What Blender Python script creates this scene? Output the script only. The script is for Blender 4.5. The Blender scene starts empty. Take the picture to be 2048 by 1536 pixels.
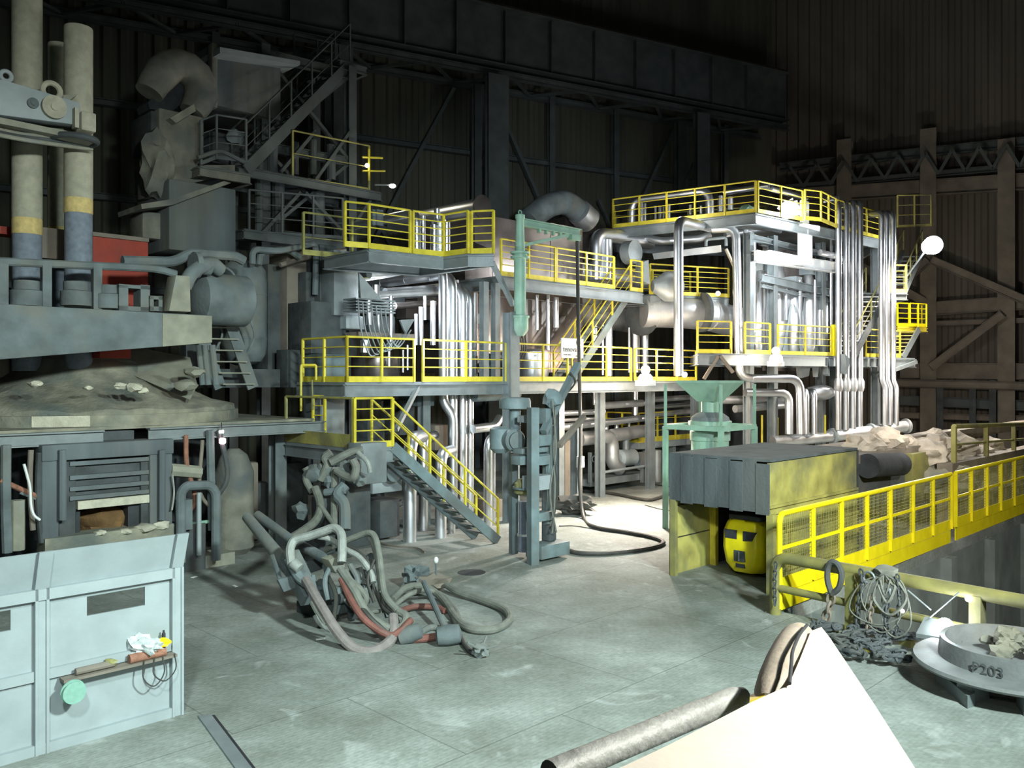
import bpy, bmesh, math, random
from mathutils import Vector, Matrix, noise
random.seed(7)
SC = bpy.context.scene
COL = SC.collection
FL, HC, CX, HY = 1700.0, 4.1, 1024.0, 756.0      # focal length in pixels, eye height, principal column, horizon row
R2 = math.sqrt(0.5)
U = Vector((R2, R2, 0)); V = Vector((-R2, R2, 0)); N = -V; ZZ = Vector((0, 0, 1))
RU = Matrix((U, V, ZZ)).transposed()
I3 = Matrix.Identity(3)
def W(px, d, z): return Vector(((px-CX)/FL*d, d, z))
def Z(py, d): return HC-(py-HY)/FL*d
def P(px, py, d): return W(px, d, Z(py, d))
def F(px, py, z=0.0): return W(px, (HC-z)*FL/(py-HY), z)
def du(px, c): return c/(1-(px-CX)/FL)            # depth where a column of the view meets the vertical plane y-x=c
def dv(px, s): return s/(1+(px-CX)/FL)
def UP(px, py, c): return P(px, py, du(px, c))
def UZ(px, z, c): return W(px, du(px, c), z)
def VP(px, py, s): return P(px, py, dv(px, s))
def lerp(a, b, t): return a+(b-a)*t

def fillet(pts, r, n=5):
    pts = [Vector(p) for p in pts]
    if len(pts) < 3: return pts
    out = [pts[0]]
    for i in range(1, len(pts)-1):
        a, b, c = pts[i-1], pts[i], pts[i+1]
        d1 = a-b; d2 = c-b
        l = min(r, d1.length*.48, d2.length*.48)
        p = b+d1.normalized()*l; q = b+d2.normalized()*l
        for k in range(n+1):
            t = k/n
            out.append(p*(1-t)**2+b*2*t*(1-t)+q*t*t)
    out.append(pts[-1]); return out
def spline(pts, n=6):
    pts = [Vector(p) for p in pts]; out = []
    q = [pts[0]*2-pts[1]]+pts+[pts[-1]*2-pts[-2]]
    for i in range(1, len(q)-2):
        a, b, c, d = q[i-1:i+3]
        for k in range(n):
            t = k/n
            out.append(.5*((2*b)+(c-a)*t+(2*a-5*b+4*c-d)*t*t+(3*b-a-3*c+d)*t**3))
    out.append(pts[-1]); return out

class MB:
    def __init__(s): s.v = []; s.f = []
    def add(s, vs, fs):
        o = len(s.v); s.v += [Vector(v) for v in vs]; s.f += [[i+o for i in f] for f in fs]; return s
    def obox(s, o, a, b, c):
        vs = [o, o+a, o+a+b, o+b, o+c, o+a+c, o+a+b+c, o+b+c]
        return s.add(vs, [[0,3,2,1],[4,5,6,7],[0,1,5,4],[1,2,6,5],[2,3,7,6],[3,0,4,7]])
    def box(s, c, sz, R=I3):
        a = R @ Vector((sz[0],0,0)); b = R @ Vector((0,sz[1],0)); d = R @ Vector((0,0,sz[2]))
        return s.obox(Vector(c)-(a+b+d)/2, a, b, d)
    def bar(s, p, q, w, h=None, up=ZZ):
        h = h or w; p = Vector(p); q = Vector(q); d = (q-p).normalized()
        if abs(d.dot(up)) > .98: up = U
        x = d.cross(up).normalized(); y = x.cross(d)
        return s.obox(p-x*w/2-y*h/2, q-p, x*w, y*h)
    def ibeam(s, p, q, h, w, t=.03, up=ZZ):
        p = Vector(p); q = Vector(q); d = (q-p).normalized()
        if abs(d.dot(up)) > .98: up = N
        x = d.cross(up).normalized(); y = x.cross(d)
        for k in (-1, 1):
            s.obox(p-x*w/2+y*(k*(h-t)/2-t/2), q-p, x*w, y*t)
        s.obox(p-x*t/2-y*(h/2-t), q-p, x*t, y*(h-2*t)); return s
    def tube(s, pts, r, n=10, cap=True, closed=False):
        pts = [Vector(p) for p in pts]; m = len(pts); rs = r if isinstance(r, (list, tuple)) else [r]*m
        T = []
        for i in range(m):
            if closed: t = pts[(i+1)%m]-pts[i-1]
            else: t = pts[min(i+1, m-1)]-pts[max(i-1, 0)]
            T.append(t.normalized() if t.length > 1e-9 else ZZ.copy())
        x = T[0].orthogonal().normalized(); o = len(s.v)
        for i in range(m):
            x = (x-T[i]*x.dot(T[i])); x = x.normalized() if x.length > 1e-6 else T[i].orthogonal().normalized()
            y = T[i].cross(x)
            for k in range(n):
                a = 2*math.pi*k/n; s.v.append(pts[i]+(x*math.cos(a)+y*math.sin(a))*rs[i])
        for i in range(m if closed else m-1):
            j = (i+1)%m
            for k in range(n):
                l = (k+1)%n; s.f.append([o+i*n+k, o+i*n+l, o+j*n+l, o+j*n+k])
        if cap and not closed:
            s.f.append([o+k for k in range(n)][::-1]); s.f.append([o+(m-1)*n+k for k in range(n)])
        return s
    def lathe(s, prof, c, n=24, axis=None, ph=0):
        M = I3 if axis is None else Vector(axis).to_track_quat('Z', 'Y').to_matrix()
        c = Vector(c); o = len(s.v); m = len(prof)
        for r, z in prof:
            for k in range(n):
                a = 2*math.pi*k/n+ph; s.v.append(c+M @ Vector((r*math.cos(a), r*math.sin(a), z)))
        for i in range(m-1):
            for k in range(n):
                l = (k+1)%n; s.f.append([o+i*n+k, o+i*n+l, o+(i+1)*n+l, o+(i+1)*n+k])
        s.f.append([o+k for k in range(n)][::-1]); s.f.append([o+(m-1)*n+k for k in range(n)]); return s
    def prism(s, poly, vec):
        n = len(poly); vec = Vector(vec)
        vs = [Vector(p) for p in poly]+[Vector(p)+vec for p in poly]
        return s.add(vs, [list(range(n))[::-1], list(range(n, 2*n))]+[[i, (i+1)%n, n+(i+1)%n, n+i] for i in range(n)])
    def frust(s, c, a, z0, b, z1, R=RU):
        c = Vector(c); vs = []
        for (sx, sy), z in ((a, z0), (b, z1)):
            for x, y in ((-1,-1),(1,-1),(1,1),(-1,1)):
                vs.append(Vector((c.x, c.y, 0))+R @ Vector((x*sx/2, y*sy/2, 0))+ZZ*z)
        return s.add(vs, [[0,3,2,1],[4,5,6,7],[0,1,5,4],[1,2,6,5],[2,3,7,6],[3,0,4,7]])
    def ball(s, c, r, sub=2, sc=(1,1,1), nz=0, fr=2.0, seed=0, flat=None):
        bm = bmesh.new(); bmesh.ops.create_icosphere(bm, subdivisions=sub, radius=1.0); vs = []
        for v in bm.verts:
            p = v.co.copy(); k = 1+nz*noise.noise(p*fr+Vector((seed*3.7, seed*1.3, seed)))
            q = Vector((p.x*sc[0], p.y*sc[1], p.z*sc[2]))*r*k
            if flat is not None: q.z = max(q.z, flat)
            vs.append(Vector(c)+q)
        fs = [[v.index for v in f.verts] for f in bm.faces]; bm.free(); return s.add(vs, fs)
    def ring(s, c, R, r, axis=ZZ, n=20, m=8, sc=1.0, rot=None):
        ax = Vector(axis).normalized(); x = rot.normalized() if rot else ax.orthogonal().normalized(); y = ax.cross(x)
        pts = [Vector(c)+x*R*math.cos(2*math.pi*i/n)*sc+y*R*math.sin(2*math.pi*i/n) for i in range(n)]
        return s.tube(pts, r, m, closed=True)
    # boxes whose front face lies on the vertical plane y-x=c (u) or x+y=s (v)
    def ubox(s, x0, x1, yt, yb, c, th):
        a = du(x0, c); b = du(x1, c); d = (a+b)/2; p = W(x0, a, Z(yb, d)); q = W(x1, b, Z(yb, d))
        return s.obox(p, q-p, V*th, ZZ*((yb-yt)/FL*d))
    def vbox(s, x0, x1, yt, yb, c, th):
        a = dv(x0, c); b = dv(x1, c); d = (a+b)/2; p = W(x0, a, Z(yb, d)); q = W(x1, b, Z(yb, d))
        return s.obox(p, q-p, U*th, ZZ*((yb-yt)/FL*d))
    def build(s, name, mat, parent=None, bev=0, at=None):
        mn = [min(v[i] for v in s.v) for i in range(3)]; mx = [max(v[i] for v in s.v) for i in range(3)]
        o = Vector(((mn[0]+mx[0])/2, (mn[1]+mx[1])/2, mn[2])) if at is None else Vector(at)
        me = bpy.data.meshes.new(name); me.from_pydata([v-o for v in s.v], [], s.f)
        bm = bmesh.new(); bm.from_mesh(me); bmesh.ops.recalc_face_normals(bm, faces=bm.faces)
        if bev:
            es = [e for e in bm.edges if len(e.link_faces) == 2 and e.calc_face_angle() > .7]
            bmesh.ops.bevel(bm, geom=es, offset=bev, segments=2, affect='EDGES', profile=.5)
        for f in bm.faces: f.smooth = True
        for e in bm.edges:
            e.smooth = not (len(e.link_faces) != 2 or e.calc_face_angle() > .62)
        bm.to_mesh(me); bm.free(); me.materials.append(mat)
        ob = bpy.data.objects.new(name, me); COL.objects.link(ob)
        if parent is not None:
            ob.parent = parent; wl = parent.location.copy(); p = parent.parent
            while p: wl += p.location; p = p.parent
            ob.location = o-wl
        else: ob.location = o
        return ob
LABELS = {}
def tag(o, label, cat, group=None, kind=None):
    if label in LABELS and not group: print('DUP LABEL', label)
    LABELS[label] = 1
    o['label'] = label; o['category'] = cat
    if group: o['group'] = group
    if kind: o['kind'] = kind
    return o
def thing(name, label, cat, loc, group=None):
    o = bpy.data.objects.new(name, None); o.empty_display_size = .2; COL.objects.link(o); o.location = Vector(loc)
    return tag(o, label, cat, group)
def one(name, mb, mat, label, cat, group=None, bev=0): return tag(mb.build(name, mat, bev=bev), label, cat, group)
def struct(name, mb, mat):
    o = mb.build(name, mat); o['kind'] = 'structure'; return o

# ---------- procedural materials ----------
def mat(name, col, rough=.6, metal=0.0, var=.25, sc=3.0, bump=.15, dirt=None, dirt_amt=.45, rvar=.1, dsc=None, streak=False):
    m = bpy.data.materials.new(name); m.use_nodes = True; nt = m.node_tree; ns = nt.nodes; L = nt.links
    b = ns['Principled BSDF']; b.inputs['Metallic'].default_value = metal
    geo = ns.new('ShaderNodeNewGeometry')
    mp = ns.new('ShaderNodeMapping'); L.new(geo.outputs['Position'], mp.inputs['Vector'])
    if streak: mp.inputs['Scale'].default_value = (1, 1, .18)
    n1 = ns.new('ShaderNodeTexNoise'); n1.inputs['Scale'].default_value = sc; n1.inputs['Detail'].default_value = 6
    L.new(mp.outputs[0], n1.inputs['Vector'])
    r = ns.new('ShaderNodeValToRGB'); L.new(n1.outputs['Fac'], r.inputs['Fac'])
    r.color_ramp.elements[0].position = .3; r.color_ramp.elements[1].position = .7
    r.color_ramp.elements[0].color = [c*(1-var) for c in col]+[1]; r.color_ramp.elements[1].color = [min(1, c*(1+var)) for c in col]+[1]
    out = r.outputs['Color']
    if dirt:
        n2 = ns.new('ShaderNodeTexNoise'); n2.inputs['Scale'].default_value = dsc or sc*.45; n2.inputs['Detail'].default_value = 8
        L.new(mp.outputs[0], n2.inputs['Vector'])
        r2 = ns.new('ShaderNodeValToRGB'); L.new(n2.outputs['Fac'], r2.inputs['Fac'])
        r2.color_ramp.elements[0].position = 1-dirt_amt-.12; r2.color_ramp.elements[1].position = 1-dirt_amt+.16
        mx = ns.new('ShaderNodeMix'); mx.data_type = 'RGBA'; L.new(r2.outputs['Color'], mx.inputs['Factor'])
        L.new(out, mx.inputs['A']); mx.inputs['B'].default_value = list(dirt)+[1]; out = mx.outputs['Result']
    L.new(out, b.inputs['Base Color'])
    mr = ns.new('ShaderNodeMapRange'); L.new(n1.outputs['Fac'], mr.inputs['Value'])
    mr.inputs['To Min'].default_value = max(0, rough-rvar); mr.inputs['To Max'].default_value = min(1, rough+rvar)
    L.new(mr.outputs[0], b.inputs['Roughness'])
    if bump:
        n3 = ns.new('ShaderNodeTexNoise'); n3.inputs['Scale'].default_value = sc*6; n3.inputs['Detail'].default_value = 4
        L.new(geo.outputs['Position'], n3.inputs['Vector'])
        bp = ns.new('ShaderNodeBump'); bp.inputs['Strength'].default_value = bump; bp.inputs['Distance'].default_value = .03
        L.new(n3.outputs['Fac'], bp.inputs['Height']); L.new(bp.outputs[0], b.inputs['Normal'])
    return m
def emit(name, col, st):
    m = bpy.data.materials.new(name); m.use_nodes = True; nt = m.node_tree
    b = nt.nodes['Principled BSDF']; b.inputs['Emission Color'].default_value = list(col)+[1]; b.inputs['Emission Strength'].default_value = st
    b.inputs['Base Color'].default_value = list(col)+[1]; return m
M = dict(
 silver=mat('silver_cladding', (.84,.86,.90), .36, 1.0, .05, 2.0, .03, rvar=.05),
 dull=mat('dull_cladding', (.62,.63,.64), .45, .8, .15, 2.0, .12),
 galv=mat('galvanised_steel', (.25,.285,.295), .5, .45, .15, 3, .1),
 clad=mat('brown_reflective_cladding', (.17,.15,.14), .3, .8, .25, 1.2, .08),
 tow=mat('tower_dust', (.105,.125,.135), .85, 0, .35, 1.6, .35, dirt=(.17,.17,.145), dirt_amt=.4, streak=True),
 towb=mat('tower_beige_dust', (.20,.195,.16), .9, 0, .3, 2.2, .4, dirt=(.10,.115,.12), dirt_amt=.42),
 ring=mat('dusty_grey_paint', (.19,.20,.20), .75, 0, .2, 3, .2, dirt=(.16,.15,.12), dirt_amt=.4),
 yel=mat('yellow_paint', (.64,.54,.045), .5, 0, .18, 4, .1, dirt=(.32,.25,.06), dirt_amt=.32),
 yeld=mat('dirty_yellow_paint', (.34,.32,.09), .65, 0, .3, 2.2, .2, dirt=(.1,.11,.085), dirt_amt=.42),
 yelb=mat('bright_yellow_paint', (.86,.73,.01), .42, 0, .08, 4, .05),
 yelp=mat('pale_yellow_paint', (.24,.23,.075), .55, 0, .2, 3, .1, dirt=(.12,.12,.08), dirt_amt=.4),
 grey=mat('grey_steel', (.20,.23,.235), .6, .2, .2, 2.5, .15),
 pale=mat('pale_blue_grey_paint', (.31,.355,.37), .6, 0, .08, 3, .08, dirt=(.26,.29,.295), dirt_amt=.35),
 dust=mat('dusty_blue_steel', (.135,.165,.172), .85, 0, .3, 2.2, .3, dirt=(.19,.19,.165), dirt_amt=.4),
 dustb=mat('dusty_beige_steel', (.27,.27,.215), .9, 0, .2, 3, .25, dirt=(.22,.25,.26), dirt_amt=.35),
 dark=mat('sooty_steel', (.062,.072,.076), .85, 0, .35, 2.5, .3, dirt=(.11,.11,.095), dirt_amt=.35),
 soot=mat('soot_black', (.035,.04,.045), .9, 0, .4, 3, .3),
 brown=mat('brown_dusty_steel', (.19,.165,.135), .8, 0, .25, 1.5, .2),
 hall=mat('dark_hall_steel', (.085,.10,.10), .75, .1, .25, 1.5, .2),
 wall=mat('corrugated_sheet', (.085,.088,.066), .85, 0, .25, .6, .1, streak=True),
 wallb=mat('brown_corrugated_sheet', (.13,.115,.095), .85, 0, .25, .6, .1, streak=True),
 green=mat('green_paint', (.23,.40,.31), .5, 0, .15, 3, .1, dirt=(.26,.33,.28), dirt_amt=.3),
 teal=mat('teal_grey_machine_paint', (.15,.205,.215), .6, 0, .22, 3, .2, dirt=(.115,.13,.125), dirt_amt=.45),
 red=mat('red_orange_paint', (.27,.026,.010), .6, 0, .2, 2, .1, dirt=(.15,.025,.015), dirt_amt=.3),
 hose=mat('dusty_hose_rubber', (.17,.18,.155), .8, 0, .2, 6, .25, dirt=(.25,.25,.22), dirt_amt=.35),
 hosep=mat('dusty_pink_hose', (.23,.205,.195), .8, 0, .2, 6, .25),
 hoser=mat('red_hose_rubber', (.19,.075,.06), .7, 0, .25, 6, .2, dirt=(.25,.19,.165), dirt_amt=.35),
 hosek=mat('black_hose_rubber', (.045,.045,.04), .6, 0, .3, 6, .1),
 hosew=mat('pale_wrapped_hose', (.33,.35,.33), .6, .2, .2, 6, .25),
 rubble=mat('furnace_crust', (.27,.26,.20), .95, 0, .35, 2.5, .6, dirt=(.12,.14,.13), dirt_amt=.45),
 lime=mat('pale_lime_crust', (.52,.50,.40), .95, 0, .2, 5, .5),
 bag=mat('white_bulk_bag', (.55,.49,.41), .8, 0, .25, 3, .5, dirt=(.35,.29,.22), dirt_amt=.35),
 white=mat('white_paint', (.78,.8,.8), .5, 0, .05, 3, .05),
 black=mat('black_print', (.02,.02,.025), .6, 0, .1, 3, 0),
 slate=mat('soot_covered_sheet', (.065,.08,.084), .9, 0, .35, 2.5, .3, dirt=(.11,.125,.115), dirt_amt=.35, streak=True),
 nose=mat('cream_dusty_paint', (.40,.36,.29), .65, 0, .2, 14, .1, dirt=(.5,.38,.06), dirt_amt=.25, dsc=9),
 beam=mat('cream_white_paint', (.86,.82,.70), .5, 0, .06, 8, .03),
 rust=mat('rusty_tube', (.28,.13,.085), .8, 0, .3, 12, .3),
 plastic=mat('clear_crumpled_plastic', (.6,.66,.66), .35, 0, .25, 20, .5),
 mint=mat('mint_plastic', (.22,.40,.33), .45, 0, .08, 20, .05),
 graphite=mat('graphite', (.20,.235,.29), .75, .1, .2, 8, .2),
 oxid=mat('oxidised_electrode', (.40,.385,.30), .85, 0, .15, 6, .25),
 litband=mat('painted_yellow_reflection', (.62,.48,.20), .85, 0, .2, 9, .2),  # yellow light reflected on the electrodes, put into the colour
 conc=mat('pit_concrete', (.17,.20,.19), .9, 0, .25, 1.0, .3),
)
EM = dict(cool=emit('cool_lamp_glow', (.93,.97,1), 60), warm=emit('warm_lamp_glow', (1,.86,.72), 40), pink=emit('pink_lamp_glow', (1,.55,.62), 14), spark=emit('small_lamp_glow', (1,.95,.85), 12))

# ---------- builders of repeated kinds ----------
def railing(label, pts, m='yel', h=1.1, mids=3, sp=1.3, toe=.14, r=.028, pr=.03, group=None, name='guard_rail'):
    pts = [Vector(p) for p in pts]; root = thing(name, label, 'railing', pts[0], group); m = M[m]
    MB().tube([p+ZZ*h for p in pts], r, 8).build('top_rail', m, root)
    for k in range(mids):
        MB().tube([p+ZZ*(toe+(h-toe)*(k+1)/(mids+1)) for p in pts], r*.55, 6).build('mid_rail', m, root)
    if toe:
        b = MB()
        for a, c in zip(pts, pts[1:]): b.bar(a+ZZ*toe/2, c+ZZ*toe/2, .02, toe)
        b.build('toe_board', m, root)
    first = True
    for a, c in zip(pts, pts[1:]):
        n = max(1, round((c-a).length/sp))
        for k in range(0 if first else 1, n+1):
            p = a.lerp(c, k/n); MB().bar(p, p+ZZ*h, pr*2, pr*2, up=U).build('post', m, root)
        first = False
    return root
def deck(label, poly, z, th=.06, beam=.25, pm='grey', bm='galv', name='platform', skip=()):
    poly = [Vector((p.x, p.y, z)) for p in poly]; root = thing(name, label, 'platform', poly[0])
    MB().prism([p-ZZ*th for p in poly], ZZ*(th-.005)).build('deck_plate', M[pm], root)
    for i in range(len(poly)):
        if i in skip: continue
        a, b = poly[i], poly[(i+1)%len(poly)]
        MB().ibeam(a-ZZ*(th+beam/2), b-ZZ*(th+beam/2), beam, .12, .02).build('edge_beam', M[bm], root)
    return root
def stair(label, top, bot, w, n, side, m='grey', tm='grey', rails=None, rh=1.0, name='staircase', sw=.26, mids=2, group=None):
    """stair whose near edge runs top->bot; 'side' is the horizontal width direction"""
    top = Vector(top); bot = Vector(bot); side = Vector(side).normalized()
    root = thing(name, label, 'staircase', bot, group)
    for k in (0, 1): MB().bar(top+side*w*k, bot+side*w*k, .06, sw).build('stringer', M[m], root)
    run = (bot-top); h = Vector((run.x, run.y, 0)).normalized()
    for i in range(1, n):
        p = top+run*(i/n); MB().obox(p-h*.12+side*.03, h*.24, side*(w-.06), ZZ*.035).build('tread', M[tm], root)
    if rails:
        for k in (0, 1):
            o = side*w*k; hr = MB().tube([top+o+ZZ*rh, bot+o+ZZ*rh], .028, 8).build('handrail', M[rails], root)
            for j in range(mids): MB().tube([top+o+ZZ*rh*(j+1)/(mids+1), bot+o+ZZ*rh*(j+1)/(mids+1)], .015, 6).build('mid_rail', M[rails], root)
            nn = max(2, round(run.length/1.3))
            for i in range(nn+1):
                p = top+run*(i/nn)+o; MB().bar(p, p+ZZ*rh, .05, .05, up=U).build('post', M[rails], root)
    return root
def pipe(label, pts, r, m='silver', name='pipe', cat='pipe', bend=None, group=None, bands=1.2, n=14, flange=False):
    ps = fillet(pts, bend or r*2.6); b = MB().tube(ps, r, n)
    root = None
    if bands:
        for a, c in zip(pts, pts[1:]):
            a = Vector(a); c = Vector(c); L = (c-a).length; d = (c-a)/max(L, 1e-6); k = .5
            while k < L-.3:
                b.tube([a+d*(k-.012), a+d*(k+.012)], r*1.035, n); k += bands
    return one(name, b, M[m], label, cat, group)
def mesh_text(txt, size, name, m, parent, loc, xdir, ydir, depth=.004):
    cu = bpy.data.curves.new('t', 'FONT'); cu.body = txt; cu.size = size; cu.extrude = depth; cu.align_x = 'LEFT'
    to = bpy.data.objects.new('t', cu); COL.objects.link(to)
    dg = bpy.context.evaluated_depsgraph_get(); me = bpy.data.meshes.new_from_object(to.evaluated_get(dg))
    bpy.data.objects.remove(to); me.materials.clear(); me.materials.append(m)
    x = Vector(xdir).normalized(); y = Vector(ydir).normalized(); z = x.cross(y)
    R = Matrix((x, y, z)).transposed()
    for v in me.vertices: v.co = R @ v.co
    ob = bpy.data.objects.new(name, me); COL.objects.link(ob); ob.parent = parent; wl = parent.location.copy()
    if parent.parent: wl += parent.parent.location
    ob.location = Vector(loc)-wl
    return ob
def chain(mb, pts, L=.09, r=.012):
    pts = [Vector(p) for p in pts]; acc = 0; i = 0; pos = []
    seg = [(a, b) for a, b in zip(pts, pts[1:])]; k = 0; t = 0
    tot = sum((b-a).length for a, b in seg); n = max(2, int(tot/(L*.72)))
    for j in range(n):
        s = (j+.5)/n*tot
        for a, b in seg:
            l = (b-a).length
            if s <= l: pos.append((a.lerp(b, s/l), (b-a).normalized())); break
            s -= l
    for j, (p, d) in enumerate(pos):
        x = d.orthogonal().normalized(); y = d.cross(x); x = x if j%2 else y
        ax = d.cross(x)
        lp = []
        for q in range(10):
            a = 2*math.pi*q/10; lp.append(p+d*L*.5*math.cos(a)+x*L*.3*math.sin(a))
        mb.tube(lp, r, 5, closed=True)
    return mb
# ================= setting =================
C0 = Vector((4.72, 14.92, 0))                       # corner of the pit
def floor_mat():
    m = bpy.data.materials.new('tread_plate_floor'); m.use_nodes = True; nt = m.node_tree; ns = nt.nodes; L = nt.links
    b = ns['Principled BSDF']; geo = ns.new('ShaderNodeNewGeometry')
    mp = ns.new('ShaderNodeMapping'); mp.inputs['Rotation'].default_value = (0, 0, math.radians(-45)); L.new(geo.outputs['Position'], mp.inputs['Vector'])
    n1 = ns.new('ShaderNodeTexNoise'); n1.inputs['Scale'].default_value = .45; n1.inputs['Detail'].default_value = 9; n1.inputs['Roughness'].default_value = .65; L.new(geo.outputs['Position'], n1.inputs['Vector'])
    r = ns.new('ShaderNodeValToRGB'); L.new(n1.outputs['Fac'], r.inputs['Fac'])
    e = r.color_ramp.elements; e[0].position = .36; e[0].color = (.16,.175,.15,1); e[1].position = .66; e[1].color = (.34,.37,.35,1)
    x = e.new(.52); x.color = (.235,.26,.24,1)
    n2 = ns.new('ShaderNodeTexNoise'); n2.inputs['Scale'].default_value = 14; n2.inputs['Detail'].default_value = 5; L.new(geo.outputs['Position'], n2.inputs['Vector'])
    m1 = ns.new('ShaderNodeMix'); m1.data_type = 'RGBA'; m1.blend_type = 'OVERLAY'; m1.inputs['Factor'].default_value = .35; L.new(r.outputs['Color'], m1.inputs['A']); L.new(n2.outputs['Fac'], m1.inputs['B'])
    # pale scuffs
    n4 = ns.new('ShaderNodeTexNoise'); n4.inputs['Scale'].default_value = 1.3; n4.inputs['Detail'].default_value = 10; n4.inputs['Distortion'].default_value = 1.2; L.new(geo.outputs['Position'], n4.inputs['Vector'])
    r4 = ns.new('ShaderNodeValToRGB'); r4.color_ramp.elements[0].position = .60; r4.color_ramp.elements[1].position = .76; L.new(n4.outputs['Fac'], r4.inputs['Fac'])
    m2 = ns.new('ShaderNodeMix'); m2.data_type = 'RGBA'; L.new(r4.outputs['Color'], m2.inputs['Factor']); L.new(m1.outputs['Result'], m2.inputs['A']); m2.inputs['B'].default_value = (.4,.43,.42,1)
    br = ns.new('ShaderNodeTexBrick'); br.inputs['Scale'].default_value = 1; br.inputs['Brick Width'].default_value = 3.1; br.inputs['Row Height'].default_value = 2.3; br.inputs['Mortar Size'].default_value = .011; br.inputs['Mortar Smooth'].default_value = .4
    br.inputs['Color1'].default_value = (1,1,1,1); br.inputs['Color2'].default_value = (.93,.93,.93,1); br.inputs['Mortar'].default_value = (.5,.5,.48,1); L.new(mp.outputs[0], br.inputs['Vector'])
    m3 = ns.new('ShaderNodeMix'); m3.data_type = 'RGBA'; m3.blend_type = 'MULTIPLY'; m3.inputs['Factor'].default_value = .8; L.new(m2.outputs['Result'], m3.inputs['A']); L.new(br.outputs['Color'], m3.inputs['B'])
    L.new(m3.outputs['Result'], b.inputs['Base Color']); b.inputs['Roughness'].default_value = .82
    # raised tread lozenges
    mp2 = ns.new('ShaderNodeMapping'); mp2.inputs['Scale'].default_value = (17, 17, 17); L.new(mp.outputs[0], mp2.inputs['Vector'])
    ck = ns.new('ShaderNodeTexVoronoi'); ck.inputs['Randomness'].default_value = .0; ck.inputs['Scale'].default_value = 1; L.new(mp2.outputs[0], ck.inputs['Vector'])
    ad = ns.new('ShaderNodeMath'); ad.operation = 'MULTIPLY_ADD'; ad.inputs[1].default_value = -.5; L.new(ck.outputs['Distance'], ad.inputs[0]); L.new(n2.outputs['Fac'], ad.inputs[2])
    bp = ns.new('ShaderNodeBump'); bp.inputs['Strength'].default_value = .45; bp.inputs['Distance'].default_value = .02; L.new(ad.outputs[0], bp.inputs['Height']); L.new(bp.outputs[0], b.inputs['Normal'])
    return m
M['floor'] = floor_mat()
fl = MB(); T = .25
fl.obox(C0-U*30-N*45-ZZ*T, U*95, N*45, ZZ*T)
fl.obox(C0-U*30-ZZ*T, U*30, N*28, ZZ*T)
struct('floor', fl, M['floor'])
pw = MB(); D = 5.5
pw.obox(C0-ZZ*D+V*.0-U*.3, U*65, V*.3, ZZ*(D-T)); pw.obox(C0-ZZ*D-U*.3, N*28, U*.3, ZZ*(D-T)); 
for k in range(14): pw.obox(C0+U*(1.2+k*3.4)-ZZ*D, U*.4, N*.25, ZZ*(D-T))
struct('wall_pit', pw, M['conc'])
pf = MB().obox(C0-ZZ*(D+.2)-U*.3, U*65, N*28, ZZ*.2); o = struct('floor_pit', pf, M['dark'])
# hall walls: long back wall on the left, end wall on the right
BD = Vector((.883, .469, 0)).normalized(); RD = Vector((.875, -.485, 0)).normalized()
BC = Vector((-1.98, 40, 0)); CN = BC+BD*19.2
def corr(mb, a, b, z0, z1, amp=.09, pitch=.55, out=None):
    L = (b-a).length; d = (b-a).normalized(); nrm = out or Vector((d.y, -d.x, 0)); n = int(L/pitch); pr = []
    for i in range(n+1):
        s = i/n*L; w = L/n
        pr += [a+d*s, a+d*(s+w*.35), a+d*(s+w*.5)+nrm*amp, a+d*(s+w*.85)+nrm*amp] if i < n else [a+d*s]
    front = pr; back = [p-nrm*.2 for p in pr][::-1]
    return mb.prism([Vector((p.x, p.y, z0)) for p in front+back], ZZ*(z1-z0))
wb = MB(); corr(wb, BC-BD*34, CN, 0, 27, .1, .6); struct('wall_back', wb, M['wall'])
wr = MB(); corr(wr, CN, CN+RD*34, 0, 27, .1, .6); struct('wall_right', wr, M['wallb'])
a = BC-BD*34; wl = MB(); corr(wl, a+Vector((-4, -36, 0)), a, 0, 27, .1, 1.0); struct('wall_left', wl, M['wall'])
struct('ceiling', MB().prism([Vector(p) for p in ((-42,-14,27),(40,-14,27),(44,36,27),(16,52,27),(-38,28,27))], ZZ*.3), M['dark'])

# building columns along the back wall (each a pair of flanges laced together)
NB = Vector((BD.y, -BD.x, 0))
def laced(label, p, h, w=.9, dep=1.6, cat='column', mt='hall', nn=None, d=None):
    nn = nn or NB; d = d or BD; root = thing('building_column', label, cat, p)
    for k, nm in ((0, 'web_plate'), (dep, 'web_plate')):
        MB().ibeam(p+nn*k, p+nn*k+ZZ*h, .38, w if k else w*.8, .05, up=nn).build(nm, M[mt], root)
    b = MB(); z = .6; s = 0
    while z+1.9 < h: b.bar(p+nn*(0 if s else dep)+ZZ*z, p+nn*(dep if s else 0)+ZZ*(z+1.9), .12); z += 1.9; s ^= 1
    b.build('lacing', M[mt], root); return root
for t, nm in ((-19.5,'dark laced column of the back wall behind the three electrodes'),(-7.0,'laced column of the back wall behind the steep upper stairs'),(0.0,'pale wide laced column in the middle of the back wall'),(11.6,'laced column of the back wall behind the top yellow railing')):
    laced(nm, BC+BD*t+NB*1.2, 17.45, 1.0 if t == 0 else .8)
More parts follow.
